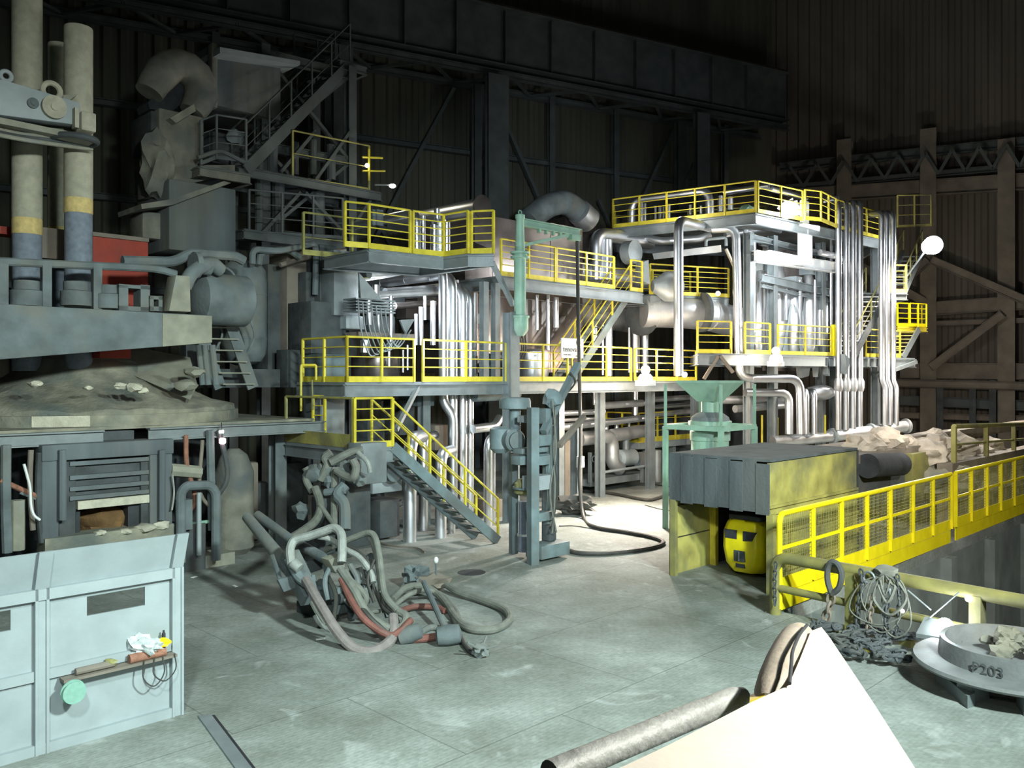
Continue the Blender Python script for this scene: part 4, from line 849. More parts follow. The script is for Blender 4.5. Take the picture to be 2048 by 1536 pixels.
# stair level two to three
s0 = W(1262,30.2,Z3b); stair('grey stair with yellow handrails rising right behind the white sign', s0, s0-U*3.2-ZZ*(Z3b-Z2), .8, 12, V, 'teal', 'grey', rails='yel', rh=1.0, mids=2)
# ducts
pipe('bright silver horizontal duct behind the upper-centre railing', [UP(1150,543,28.9), UP(1350,572,28.9)], .38, 'dull', n=24, bands=1.5)
pipe('silver U-bend duct above the upper-centre railing', [UP(1192,560,28.2), UP(1192,470,28.2), UP(1225,471,28.2), UP(1300,486,28.2)], .26, n=20, bands=0, bend=.5)
pipe('second silver leg of the U-bend duct', [UP(1214,560,27.9), UP(1214,480,27.9)], .2, n=20, bands=0)
pipe('large lower duct lit warm from below, left half', [UP(1120,612,30.0), UP(1292,640,30.0)], .62, 'dull', n=28, bands=2.0)
pipe('large lower duct lit warm from below, right half', [W(1285,31.5,Z(622,31.5)), W(1400,32.0,Z(625,32)), W(1490,33.5,Z(650,33.5))], .6, 'dull', n=28, bands=1.5)
for i,(x,y) in enumerate(((1284,632),(1405,625))):
    one('duct_flange', MB().lathe([(.6,-.06),(.74,-.06),(.74,.06),(.6,.06)], W(x,31.8,Z(y,31.8)), 32, U if i==0 else (1,.3,0)), M['dark'], ['left','right'][i]+' dark round flange on the large lower duct', 'flange')
fb = thing('damper_housing', 'grey conical damper with flared plates behind the upper-right railing', 'damper', P(1310,600,30.6))
MB().lathe([(.2,0),(.55,.5),(.55,.9),(.3,1.1)], P(1305,572,30.6), 24, (1,.2,0)).build('cone', M['galv'], fb); MB().prism([P(1285,525,30.4),P(1297,520,30.4),P(1300,568,30.4),P(1284,562,30.4)], V*.3).build('flared_plate', M['galv'], fb); MB().lathe([(.2,-.25),(.42,-.2),(.42,.2),(.2,.25)], P(1262,505,30.6), 24, N).build('blower', M['galv'], fb)
pipe('dark dusty duct elbow on top of the brown clad box', [UP(1055,445,30.2), UP(1090,412,30.2), UP(1130,402,30.2), UP(1160,425,30.2), UP(1170,445,30.2)], .45, 'dust', n=20, bands=0, bend=.8)
pipe('short bright ring at the end of the dark duct elbow', [UP(1158,424,30.0), UP(1178,442,30.0)], .5, 'dull', n=20, bands=0)
one('duct_casing', MB().ubox(1130,1192,440,520,30.8,1.5), M['clad'], 'dark brown casing under the dark duct elbow', 'casing')
# tall pipe in front of the ducts
q = W(1357,28.6,Z(440,28.6)); pipe('tall silver pipe standing alone in front of the upper-right railing', [W(1357,28.6,Z(752,28.6)), q, W(1426,31.6,Z(457,31.6))], .16, bands=2.5)
q = W(1472,30.5,Z(456,30.5)); pipe('long silver pipe bending down beside the green hopper', [W(1426,31,Z(458,31)), q, W(1478,30.5,Z(757,30.5)), W(1600,31.2,Z(757,31.2)), W(1602,31.2,Z(868,31.2))], .155, bands=2.5, bend=.5)
pipe('second pipe close behind the long silver pipe by the hopper', [W(1492,31.5,Z(460,31.5)), W(1490,31.5,Z(755,31.5))], .1, bands=2.5)
for i,(x,y0,y1,r0) in enumerate(((1216,650,752,.17),(1270,648,745,.17),(1289,650,745,.17),(1258,655,745,.05),(1188,652,700,.12),(1074,590,660,.06),(1112,595,655,.1),(1096,590,700,.07),(1205,648,750,.05))):
    pipe('silver down pipe above level two, '+['thick one in the middle','left one of the pair by the glaring lamp','right one of the pair by the glaring lamp','very thin one','short one behind the sign','thin one left of the hanging hose','short thick one left of the hanging hose','tall thin one left of the hanging hose','thin one beside the thick middle one'][i], [UP(x,y1,27.6), UP(x,y0,27.6)], r0, 'silver', bands=0, group='down pipes between the ducts and level two')
one('bright_tank', MB().lathe([(.2,0),(.5,.1),(.55,.3),(.55,.95),(.3,1.05)], UZ(1065,Z2,27.2), 24), M['silver'], 'shiny silver drum behind the railing right of the grey column', 'drum')
for i in range(3): one('drum_hose', MB().tube(spline([UP(1038+i*6,668,26.2),UP(1044+i*4,700,26.1),UP(1032+i*7,725,26.2)]), .03, 6), M['hosek'], 'dark hose hanging beside the shiny drum, '+['left','middle','right'][i]+' one', 'hose')
one('bush_valves', MB().ball(UP(985,730,26.2), .35, 3, (1.2,1,.8), .9, 4, 2), M['teal'], 'dark teal valve cluster behind the railing left of the grey column', 'valve')
one('lamp_box', MB().ubox(957,969,628,648,27.4,.1), M['white'], 'small pale box on the brown cladding', 'box')
# frame posts carrying the walkways
for i,x in enumerate((848,1118,1200,1300,1390)):
    one('support_column', MB().ibeam(UZ(x,0,26.3), UZ(x,Z2-.35,26.3), .26, .26, .03, up=N), M['galv'], 'grey column under level two, number %d from the left' % (i+1), 'column', 'columns under level two')
# underneath level two: pipe runs and pump
for i,(x0,y0,x1,y1,r0,m,c) in enumerate(((1092,828,1208,823,.09,'silver',26.8),(1103,857,1290,836,.12,'silver',26.9),(1196,812,1285,806,.13,'dull',27.5),(1100,842,1205,836,.06,'dull',27.2),(1296,800,1420,792,.11,'dull',28.2),(1296,815,1420,806,.08,'silver',28.0),(1300,830,1410,820,.12,'dull',28.4),(1230,778,1420,772,.13,'dull',28.6))):
    pipe('horizontal pipe under level two, '+['upper bright one right of the teal machine','longest bright one right of the teal machine','short fat one at mid height','thin one between the two bright ones','upper one behind the hopper stand','bright one behind the hopper stand','lower fat one behind the hopper stand','topmost one under the glaring lamp'][i], [UP(x0,y0,c), UP(x1,y1,c)], r0, m, bands=0, group='horizontal pipes under level two')
pipe('thick pale pump pipe bending down in the bright bay', [UP(1158,878,27.6), UP(1224,871,27.6), UP(1224,925,27.6), UP(1240,938,27.6)], .26, 'dull', n=22, bands=0, bend=.55)
pipe('thick pale pump pipe running on to the right', [UP(1224,871,27.65), UP(1285,862,27.65)], .24, 'dull', n=22, bands=0)
pm = thing('pump_skid', 'pale pump set on a steel skid in the bright bay', 'pump', UZ(1245,0,27.9))
MB().ubox(1180,1300,952,965,27.2,1.4).build('skid', M['galv'], pm); MB().lathe([(.2,-.5),(.32,-.4),(.32,.4),(.2,.5)], UP(1252,915,27.8), 22, U).build('motor', M['pale'], pm); MB().lathe([(.1,-.12),(.36,-.1),(.36,.1),(.1,.12)], UP(1285,922,27.8), 22, U).build('volute', M['pale'], pm); MB().lathe([(.14,0),(.14,.5),(.2,.5),(.2,.6)], UP(1252,890,27.8)-ZZ*.3, 16).build('inlet', M['galv'], pm)
MB().ring(UP(1188,918,27.0), .1, .02, N, 16, 6).build('valve_wheel', M['galv'], pm); MB().tube([UP(1198,946,27.0),UP(1296,931,27.0)], .05, 8).build('guard_bar', M['pale'], pm)
for x in (1180,1192,1284,1290,1296): MB().bar(UP(x,965,27.1), UP(x,905 if x<1200 else 932,27.1), .1, .1, up=U).build('stand', M['galv'], pm)
for i,(x,y0,y1,r0) in enumerate(((1312,900,968,.22),(1200,840,870,.06),(1212,845,872,.09),(1233,845,872,.09),(1258,840,872,.05),(1270,770,830,.12),(1297,770,830,.1),(1188,784,810,.11),(1116,815,850,.05))):
    pipe('short bay pipe, '+['fattest one under the yellow platform','first small one above the pump pipe','second small one above the pump pipe','third small one above the pump pipe','thin one at the right of the pump','bright one below the glaring lamp','one right of the lamp','bright one under the walkway','thin one by the teal machine'][i], [UP(x,y1,27.9), UP(x,y0,27.9)], r0, 'silver' if i in (5,7) else 'dull', bands=0, group='short uprights in the bright bay')
one('hose_post', MB().ibeam(F(1152,1020), P(1152,850,F(1152,1020).y), .3, .2, .03, up=N), M['galv'], 'galvanised post behind the hanging black hose', 'post')
one('post_box', MB().ubox(1159,1169,913,935,23.6,.12), M['white'], 'white tag box on the post by the hanging hose', 'box')
one('cable_knot', MB().ball(F(1150,1010,.3), .35, 3, (1.6,.9,.7), 1.0, 4, 6), M['hosek'], 'dark tangle of cables at the foot of the galvanised post', 'cables')
one('brown_backing', MB().ubox(1130,1165,880,1000,26.6,.5), M['brown'], 'brown panel behind the galvanised post', 'panel')
# small yellow platform in the bright bay
zp = 1.62; yp = [UZ(1277,zp,28.3), UZ(1385,zp,28.3)]
deck('low yellow-edged platform in the bright bay', [yp[0], yp[1], yp[1]+V*1.6, yp[0]+V*1.6], zp, pm='yel', bm='pale')
railing('yellow railing on the low platform, front side', [yp[0], yp[1]], mids=3, sp=1.2); railing('yellow railing on the low platform, left side', [yp[0]+V*1.6, yp[0]], mids=3, sp=.9)
for i,x in enumerate((1292,1345)): one('platform_support', MB().bar(UZ(x,0,28.7), UZ(x,zp-.3,28.7), .2, .2, up=U), M['pale'], ['left','right'][i]+' leg of the low yellow-edged platform', 'leg')
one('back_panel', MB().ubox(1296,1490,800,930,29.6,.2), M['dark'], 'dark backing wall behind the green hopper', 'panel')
# green hopper on its stand
hc = W(1420, 23.2, 0); hopper = thing('green_hopper', 'pale green square funnel hopper on a round drum behind the shelter', 'hopper', hc)
hz = lambda y: Z(y, 23.2)
MB().frust(hc, (.5,.5), hz(803), (1.28,1.28), hz(766), RU).build('funnel', M['green'], hopper); MB().frust(hc, (1.3,1.3), hz(766), (1.32,1.32), hz(761), RU).build('rim', M['green'], hopper)
MB().lathe([(.24,hz(826)),(.24,hz(800)),(.28,hz(799)),(.28,hz(797))], hc, 20).build('neck', M['green'], hopper)
MB().lathe([(.56,hz(848)),(.5,hz(834)),(.35,hz(826)),(.26,hz(824))], hc, 28).build('dome', M['dust'], hopper)
MB().lathe([(.5,0),(.5,hz(880)),(.54,hz(880)),(.54,hz(862)),(.5,hz(860)),(.52,hz(852)),(.58,hz(850)),(.58,hz(842)),(.5,hz(840))], hc, 32).build('drum', M['green'], hopper)
fr = thing('hopper_stand', 'green square pipe stand around the hopper drum', 'stand', hc); k = .86
cr = [hc+U*a*k+V*b*k for a,b in ((-1,-1),(1,-1),(1,1),(-1,1))]
for i,p in enumerate(cr):
    MB().bar(p, Vector((p.x,p.y,hz(853))), .12, .12, up=U).build('leg', M['green'], fr)
    MB().bar(Vector((p.x,p.y,hz(853))), Vector((cr[(i+1)%4].x,cr[(i+1)%4].y,hz(853))), .13).build('rail', M['green'], fr)
    MB().bar(Vector((p.x,p.y,hz(853))), Vector((p.x,p.y,hz(768))), .06, .06, up=U).build('upright', M['green'], fr)
# ================= right building =================
ZT = 9.85; T0, T1, T2, T3 = W(1226,32.6,ZT), W(1511,29.5,ZT), W(1640,31.8,ZT), W(1760,35.2,ZT)
bk = Vector((.15,1,0)).normalized()
deck('top platform of the right-hand plant', [T0, T1, T3, T3+bk*3.5, T0+bk*3.5], ZT, beam=.35)
railing('top yellow railing, long left side', [T0, T1], mids=3, sp=1.15); railing('top yellow railing from the near corner to the glaring white panel', [T1+Vector((.1,.05,0)), W(1605,31.1,ZT)], mids=3, sp=1.1)
railing('top yellow railing right of the glaring white panel', [W(1610,30.9,ZT), W(1642,31.2,ZT), W(1672,32.5,ZT)], mids=3, sp=.9); railing('top yellow railing behind the group of four silver pipes', [W(1676,32.7,ZT), T3], mids=3, sp=1.2)
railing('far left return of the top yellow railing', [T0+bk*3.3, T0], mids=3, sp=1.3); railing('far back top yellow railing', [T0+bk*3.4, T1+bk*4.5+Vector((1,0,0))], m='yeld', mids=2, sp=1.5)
# pipes on the top platform
def W2(x, y, d): return P(x, y, d)
pipe('silver hoop pipe on the top platform, left long one', [W2(1263,452,33.2), W2(1263,401,33.2), W2(1418,380,31.8), W2(1420,428,31.8)], .16, bands=0, bend=.45)
pipe('silver top pipe running toward the near corner', [W2(1448,385,31.6), W2(1538,371,30.6)], .11, bands=0); pipe('silver top pipe running back from the near corner', [W2(1541,377,30.8), W2(1612,396,32.5)], .11, bands=0); pipe('silver top pipe ending at the group of four pipes', [W2(1645,402,33.0), W2(1677,396,33.0)], .1, bands=0)
for i,(x,y0,y1,r0) in enumerate(((1283,405,446,.07),(1290,407,446,.06),(1311,412,440,.05),(1320,413,439,.06),(1327,414,438,.04),(1381,410,430,.07),(1402,412,428,.05),(1441,392,424,.11),(1461,394,420,.1),(1338,408,437,.05))):
    pipe('small upright silver pipe on the top platform, number %d from the left railing end' % ([1,2,3,4,5,7,8,9,10,6][i]), [W2(x,y1,33-i*.15), W2(x,y0,33-i*.15)], r0, bands=0, n=10, group='small uprights on the top platform')
one('glare_panel', MB().box(W2(1609,428,31.6), (.5,.12,.95), RU), M['white'], 'tall white panel on the top platform, glaring in the lamp light', 'panel')
one('valve_assembly', MB().ball(W2(1578,418,31.5), .34, 3, (1.2,.8,.9), .7, 4, 9), M['white'], 'pale valve assembly left of the glaring white panel', 'valve')
one('lamp_tray', MB().prism([W2(1550,437,30.9), W2(1640,452,31.6), W2(1640,458,31.6), W2(1552,445,30.9)], Vector((.3,.9,0))), M['white'], 'white tray under the glaring white panel', 'tray')
one('green_valve', MB().ball(W2(1493,416,30.6), .2, 2, (1.2,1,.8), .5, 4, 5), M['green'], 'small green valve on the top railing', 'valve')
# frame
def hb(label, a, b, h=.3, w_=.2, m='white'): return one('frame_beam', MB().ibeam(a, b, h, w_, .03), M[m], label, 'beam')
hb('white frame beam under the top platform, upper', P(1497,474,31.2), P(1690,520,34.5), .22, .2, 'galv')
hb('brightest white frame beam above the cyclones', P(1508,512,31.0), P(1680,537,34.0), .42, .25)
hb('white frame beam at the middle of the cyclones', P(1524,556,31.4), P(1685,592,34.5), .3, .2, 'galv')
hb('thin white frame beam below the middle beam', P(1524,572,31.5), P(1680,607,34.5), .12, .1, 'galv')
for i,(x,d) in enumerate(((1497,31.3),(1545,32.0),(1641,33.6),(1668,34.0),(1751,35.2))):
    one('frame_column', MB().ibeam(W(x,d,0), W(x,d,ZT-.4), .3, .28, .03, up=N), M['galv'], 'frame column of the right-hand plant, number %d from the left' % (i+1), 'column', 'frame columns of the right plant')
one('white_duct', MB().box(W2(1610,494,31.9), (.42,.4,1.25), RU), M['white'], 'white square down duct under the glaring panel', 'duct', bev=.02)
one('white_duct_elbow', MB().prism([W2(1512,507,31.0), W2(1540,500,31.2), W2(1620,516,32.0), W2(1620,529,32.0), W2(1590,529,31.8)], V*.4), M['white'], 'white horizontal duct leading left from the square down duct', 'duct')
for i,(x,yt,yc,d,r0) in enumerate(((1520,540,590,33.0,.42),(1556,530,600,33.3,.45),(1586,570,640,33.2,.4),(1616,548,610,33.8,.42),(1655,560,620,34.6,.42))):
    t = thing('cyclone', 'white silver cyclone with a cone, number %d from the left in the right plant' % (i+1), 'cyclone', W(x,d,5.0), 'cyclones of the right plant')
    zc = Z(yc,d); MB().lathe([(r0*.3,Z(yt,d)),(r0*.5,Z(yt,d)-.15),(r0,zc),(r0,5.3),(r0*.8,5.0)], W(x,d,0), 24).build('body', M['dull' if i%2 else 'silver'], t)
    for s_ in (-1,1): MB().prism([W(x+s_*6,d-.35,zc+.5), W(x+s_*22,d-.4,5.0), W(x+s_*15,d-.4,5.0), W(x+s_*2,d-.35,zc+.6)], Vector((0,.05,0))).build('fin_plate', M['galv'], t)
    MB().box(W(x,d-.1,Z(yt,d)+.12), (.5,.5,.35), RU).build('inlet_box', M['pale'], t)
one('dark_core', MB().box(W(1600,36.5,7.0), (5.5,.5,5.2), Matrix.Rotation(.6,3,'Z')), M['clad'], 'dark reflective casing behind the cyclones', 'casing')
for i,(x,y0,y1,r0,d) in enumerate(((1529,560,690,.07,32.2),(1537,580,690,.05,32.3),(1572,560,640,.06,32.6),(1600,560,690,.08,32.9),(1630,560,690,.06,33.2),(1640,620,690,.1,33.0),(1506,470,690,.12,31.6),(1662,480,690,.07,33.8))):
    pipe('slim upright pipe among the cyclones, number %d from the left' % ([2,3,4,5,6,7,1,8][i]), [W2(x,y1,d), W2(x,y0,d)], r0, bands=0, n=10, group='slim uprights among the cyclones')
for i,(x0,y0,x1,y1) in enumerate(((1500,450,1560,462),(1520,486,1600,498),(1450,470,1545,455),(1640,505,1675,513))):
    pipe('short horizontal pipe under the top platform, '+['left upper','left lower','front','right'][i], [W2(x0,y0,32.4), W2(x1,y1,33)], .12, 'silver' if i<3 else 'dull', bands=0, group='short horizontals under the top platform')
# equipment under the left part of the top platform
pipe('silver duct under the left part of the top platform', [W2(1290,474,33.2), W2(1318,483,33), W2(1400,478,32.8), W2(1420,468,32.8)], .16, 'silver', bands=0); 
one('white_tray', MB().prism([W2(1322,505,32.6), W2(1442,490,31.8), W2(1443,504,31.8), W2(1325,517,32.6)], V*.4), M['white'], 'long white cable tray under the top platform', 'tray')
one('tray_frame', MB().tube(fillet([W2(1412,492,31.8), W2(1412,479,31.8), W2(1452,475,31.6), W2(1452,492,31.6)], .1), .06, 8), M['galv'], 'galvanised frame above the long white cable tray', 'frame')
one('wood_plank', MB().bar(W2(1452,498,31.6), W2(1468,533,31.6), .22, .06), M['bag'], 'pale leaning plank left of the long silver pipe', 'plank')
one('grey_chute', MB().prism([W2(1432,600,33), W2(1455,608,33), W2(1475,650,33), W2(1448,645,33)], V*.5), M['galv'], 'grey chute plate right of the upper-right walkway', 'chute')
one('under_box', MB().prism([W2(1240,458,34), W2(1490,436,31.5), W2(1490,446,31.5), W2(1240,466,34)], bk*2), M['dark'], 'dark beam grid under the top platform', 'beam grid')
# level-two right deck
ZR = 4.95; R0, R1, R2_, R3 = W(1395,29.0,ZR), W(1490,29.6,ZR), W(1670,32.8,ZR), W(1830,36.0,ZR)
deck('right level-two walkway in front of the cyclones', [R0, R1, R2_, R3, R3+bk*3, R0+bk*4], ZR, beam=.35)
railing('yellow railing of the right level-two walkway, left of the long silver pipe', [R0, W(1462,29.4,ZR)], mids=3); railing('yellow railing of the right level-two walkway, below the first cyclones', [R1, W(1540,30.5,ZR)], mids=3); railing('yellow railing of the right level-two walkway, right of the upper lamp', [W(1556,30.8,ZR), W(1662,32.6,ZR)], mids=3, sp=1.3); railing('yellow railing of the right level-two walkway, behind the triple pipes', [W(1732,34.0,ZR), W(1800,35.4,ZR)], mids=3)
one('gate_post', MB().box(W(1666,32.7,ZR+.6), (.12,.12,1.2), RU), M['yelb'], 'thick yellow gate post at the foot of the right stair', 'post')
# groups of pipes
for i,(x,d) in enumerate(((1677,32.6),(1692.5,32.9),(1706.5,33.2),(1720,33.5))):
    t = thing('riser_pipe', 'tall silver riser of the group of four, '+['leftmost','second from left','second from right','rightmost'][i], 'pipe', W(x,d,0), 'group of four silver risers')
    b = MB().tube(fillet([W2(x,402,d)+bk*2, W2(x,402,d), W2(x,758,d)], .4), .115, 14); b.build('upper_pipe', M['silver'], t)
    MB().lathe([(.115,Z(756,d)),(.17,Z(763,d)),(.17,Z(776,d)),(.13,Z(783,d))][::-1], W(x,d,0), 16).build('reducer', M['dull'], t); MB().tube([W2(x-1,782,d), W2(x-1,860,d)], .125, 14).build('lower_pipe', M['silver'], t)
for i,(x,d) in enumerate(((1763.5,33.6),(1774,33.8),(1786,34.0))):
    pts = [W2(x-14,420,d)+bk, W2(x,425,d), W2(x,762,d), W2(x+6,774,d), W2(x+6,850,d)]
    pipe('silver pipe of the group of three with a jog near its foot, '+['left','middle','right'][i]+' one', pts, .115, bands=0, bend=.3, group='group of three jogged pipes')
hp_ = [W(1545,31.8,Z(884,31.8)), W(1665,32.8,Z(872,32.8)), W(1742,33.6,Z(862,33.6)), W(1812,34.4,Z(852,34.4))]
for i in range(3): pipe(['left','middle','right'][i]+' section of the low header pipe behind the shelter roof', [hp_[i], hp_[i+1].lerp(hp_[i], .03)], .22, 'dull', bands=0, n=18, group='low header pipe')
for i,t_ in enumerate((.12,)): pass
for i,p in enumerate((hp_[1], hp_[2], hp_[3])): one('header_flange', MB().lathe([(.1,-.04),(.3,-.04),(.3,.04),(.1,.04)], p, 22, hp_[2]-hp_[1]), M['pale' if i<2 else 'dull'], ['round pale flange nearest the shelter roof','round flange in the middle of the low header pipe','end cap of the low header pipe'][i], 'flange')
for i,(x,yt,d,src) in enumerate(((1578,786,31.5,1500),(1612,783,32.0,0),(1628,783,32.2,0))):
    pts = [W2(x,868,d), W2(x,yt,d)]+([W2(1490,785,d-.6)] if src else [W2(x,yt,d)+bk*1.5])
    pipe('silver pipe dropping onto the low header, '+['with a long horizontal run','third from the left','fourth from the left'][i], pts, .15 if i==0 else .12, bands=0, group='pipes dropping onto the low header')
pipe('horizontal pipe low behind the hopper, upper', [W(1440,31.5,Z(800,31.5)), W(1580,33.2,Z(798,33.2))], .15, 'dull', bands=0); pipe('horizontal pipe low behind the hopper, lower', [W(1470,31.5,Z(818,31.5)), W(1575,33,Z(810,33))], .14, 'dull', bands=0)
for i,(x,y0,y1) in enumerate(((1524,830,905),(1555,835,890),(1650,830,880),(1490,830,870))):
    one('yellow_stanchion', MB().tube([W2(x,y1,32.5), W2(x,y0,32.5)], .04, 8), M['yel'], 'thin yellow stanchion behind the hopper, number %d from the left' % ([2,3,4,1][i]), 'post', 'yellow stanchions behind the hopper')
one('elbow_vessel', MB().ball(W2(1640,785,33), .38, 3, (1.6,1,.8), .05, 2, 2), M['dull'], 'fat rounded pipe elbow under the right walkway', 'elbow')
for i,(x0,y0,x1,y1) in enumerate(((1600,752,1622,730),(1632,750,1640,728),(1656,748,1660,726),(1690,740,1700,726))):
    one('chute_foot', MB().prism([W2(x0,y0-32,32.4),W2(x1,y1-8,32.4),W2(x1-4,y1+22,32.4),W2(x0+4,y0+4,32.4)], V*.2), M['galv'], 'pale tapered chute foot under the right walkway, number %d from the left' % (i+1), 'chute', 'chute feet under the right walkway')
one('walk_brace', MB().bar(W2(1755,752,34.4), W2(1832,724,35.8), .14), M['galv'], 'slanting brace under the right end of the walkway', 'brace')
for i,(a,b_) in enumerate((((1408,758),(1436,712)),((1466,745),(1440,712)))): one('hopper_brace', MB().bar(W2(*a,29.2), W2(*b_,29.2), .16, .1), M['brown'], ['left','right'][i]+' dark brace of the inverted V behind the hopper', 'brace')
# right stair in two flights
b0 = W(1708,33.2,ZR); t0 = W(1776,34.0,Z(585,34.0))
stair('white-lit grating stair on the right side of the plant, lower flight', t0, b0, .85, 13, Vector((-1,.12,0)), 'dark', 'white', rails='yelp', rh=1.0, mids=1, sw=.25)  # white treads: the light on their edges is put into the colour
deck('small landing between the two right stair flights', [t0+Vector((-1,0,0)), t0+Vector((.75,0,0)), t0+Vector((.75,1.3,0)), t0+Vector((-1,1.3,0))], t0.z, bm='dark', pm='grey')
t1 = W(1845,37.5,Z(505,37.5)); stair('right stair upper flight rising to the floodlight', t1, W(1808,35.0,t0.z), .8, 9, Vector((-1,.1,0)), 'galv', 'pale', rails='yelp', rh=1.0, mids=1)
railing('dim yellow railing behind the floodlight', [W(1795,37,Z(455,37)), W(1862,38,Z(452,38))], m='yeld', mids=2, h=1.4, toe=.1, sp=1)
railing('yellow handrail on the landing between the right stair flights', [t0+Vector((.1,0,0)), t0+Vector((.75,.05,0))], mids=3, h=1.1)
zq = Z(654,37); y0_, y1_ = W(1795,36.5,zq), W(1853,37.0,zq)
deck('small far yellow platform at the right', [y0_, y1_, y1_+bk*1.4, y0_+bk*1.4], zq, pm='yel', bm='yel', beam=.15)
railing('yellow railing of the small far platform, left part', [y0_, W(1818,36.7,zq)], m='yelb', mids=3, h=1.0, sp=.6); railing('yellow railing of the small far platform, right part', [W(1820,36.6,zq), y1_, y1_+bk*1.2], m='yelb', mids=3, h=1.0, sp=.5)
stair('short stair below the small far platform', W(1838,36.6,zq-.1), W(1806,36.0,ZR), .8, 8, Vector((-1,.1,0)), 'galv', 'yeld')
# lamps in view
fl_ = thing('floodlight', 'glaring round floodlight on a bracket at the upper right', 'lamp', W2(1859,505,34.0)); MB().ball(W2(1859,493,34.0), .30, 3).build('bulb', EM['cool'], fl_); MB().tube([W2(1811,556,34.6), W2(1850,503,34.1)], .04, 8).build('bracket', M['galv'], fl_); MB().lathe([(.1,0),(.36,.2),(.38,.26)], W2(1864,492,34.5), 20, Vector((-.3,-1,0))).build('shade', M['galv'], fl_)
def worklamp(label, x, y, d):
    t = thing('work_lamp', label, 'lamp', P(x, y+28, d)); MB().ball(P(x,y,d), .14, 3).build('bulb', EM['warm'], t); MB().lathe([(.25,-.42),(.22,-.2),(.15,-.12)], P(x,y,d), 20).build('housing', M['white'], t); MB().box(P(x,y+26,d), (.65,.3,.16), RU).build('base', M['white'], t); return t
worklamp('glaring work lamp on level two, left of the tall silver pipe', 1291, 740, 25.9); worklamp('glaring work lamp at the right level-two walkway', 1552, 702, 29.6)
one('little_lamp', MB().ball(W2(1369,749,26.5), .09, 2), EM['spark'], 'small bright bulb right of the tall silver pipe foot', 'lamp'); one('little_lamp', MB().ball(W2(1436,587,31.6), .09, 2), EM['spark'], 'small bright bulb on the upper-right walkway', 'lamp')
# ================= foreground right =================
# shelter
CR = 11.2; CL = 14.41; SL = 21.0
fl0 = Vector((3.29,17.7,0)); fr0 = Vector((4.89,16.1,0)); wd = (fr0-fl0); dl = U*3.95
sh_ = thing('lift_truck_shelter', 'yellow and sooty grey shelter with a deep front skirt', 'shelter', (fl0+fr0)/2)
b = MB(); b.obox(fl0+ZZ*2.50, wd, dl, ZZ*.05); b.build('roof_sheet', M['slate'], sh_)
b = MB()
for i in range(8): b.obox(fl0+wd*(i/8)+ZZ*(1.57-.03*(i%2)-.05*i/8)-U*(.03+.012*(i%2)), wd*(1/8), U*.03, ZZ*.97)
b.build('front_skirt', M['slate'], sh_)
MB().obox(fr0+ZZ*1.55-N*.03, dl, V*.03, ZZ*.93).build('right_fascia', M['yeld'], sh_); MB().obox(fr0+ZZ*1.50+N*.02, dl, V*.04, ZZ*.1).build('fascia_strip', M['yeld'], sh_); MB().obox(fr0+ZZ*1.62+N*.02, dl, V*.04, ZZ*.05).build('fascia_strip', M['yeld'], sh_)
MB().obox(fl0+ZZ*1.55, dl, V*-.03, ZZ*.93).build('left_fascia', M['yeld'], sh_)
MB().obox(fl0-N*.02+ZZ*.0, U*1.5, N*.05, ZZ*1.58).build('left_wall', M['yeld'], sh_); MB().obox(fl0-U*.04-V*.03, U*.1, N*.12, ZZ*1.58).build('left_post', M['yelp'], sh_)
for z in (.75, 1.42): MB().obox(fl0+N*.035+ZZ*z, U*1.45, N*.01, ZZ*.02).build('seam', M['black'], sh_)
MB().obox(fl0+U*1.45-V*.05, U*.12, N*.14, ZZ*1.58).build('inner_post', M['yel'], sh_)
MB().obox(fr0-N*.02+U*.06, dl-U*.06, V*.05, ZZ*1.5).build('right_wall', M['yeld'], sh_); MB().obox(fr0-U*.04-N*.06, U*.12, N*.14, ZZ*1.52).build('right_post', M['yeld'], sh_)
for z in (.35,.7,1.1): MB().obox(fr0+N*.01+ZZ*z, dl, N*.02, ZZ*.06).build('right_rib', M['yeld'], sh_)
MB().obox(fl0+dl, wd, U*.05, ZZ*2.5).build('rear_wall', M['soot'], sh_); MB().obox(fl0+U*1.6, dl-U*1.6, N*.05, ZZ*1.58).build('rear_left_wall', M['soot'], sh_)
# lift truck seen from behind
lc = fl0+wd*.56+U*.62
tk = thing('lift_truck', 'yellow lift truck parked tail-out inside the shelter', 'lift truck', lc)
def LT(a, f_, z): return lc+N*a+U*f_+ZZ*z
def sect(hw, dep, z, ch=.14):
    return [LT(-hw,dep,z), LT(-hw,ch,z), LT(-hw+ch*.9,0,z), LT(hw-ch*.9,0,z), LT(hw,ch,z), LT(hw,dep,z)]
lv = [(.36,.8,.13,.2,.10),(.43,.8,.30,.16,.02),(.47,.85,.62,.15,-.02),(.47,.85,.95,.15,.0),(.43,.85,1.12,.16,.06),(.38,.82,1.20,.18,.12)]
b = MB(); vs=[]; fs=[]
for hw,dp,z,ch,fo in lv: vs += [p+U*fo for p in sect(hw,dp,z,ch)]
for i in range(len(lv)-1):
    for k in range(6): l=(k+1)%6; fs.append([i*6+k,i*6+l,(i+1)*6+l,(i+1)*6+k])
fs += [list(range(6))[::-1], list(range(30,36))]; b.add(vs,fs); cwt = b.build('counterweight', M['yelb'], tk, bev=.035)
for sx in (-1,1):
    q = [LT(sx*.07,-.012,.82), LT(sx*.34,-.012,.82), LT(sx*.36,-.012,1.0), LT(sx*.07,-.012,1.0)] if sx<0 else [LT(.07,-.012,.80), LT(.28,-.012,.82), LT(.36,-.012,1.0), LT(.07,-.012,1.0)]
    MB().prism(q, U*.05).build('vent_opening', M['soot'], cwt)
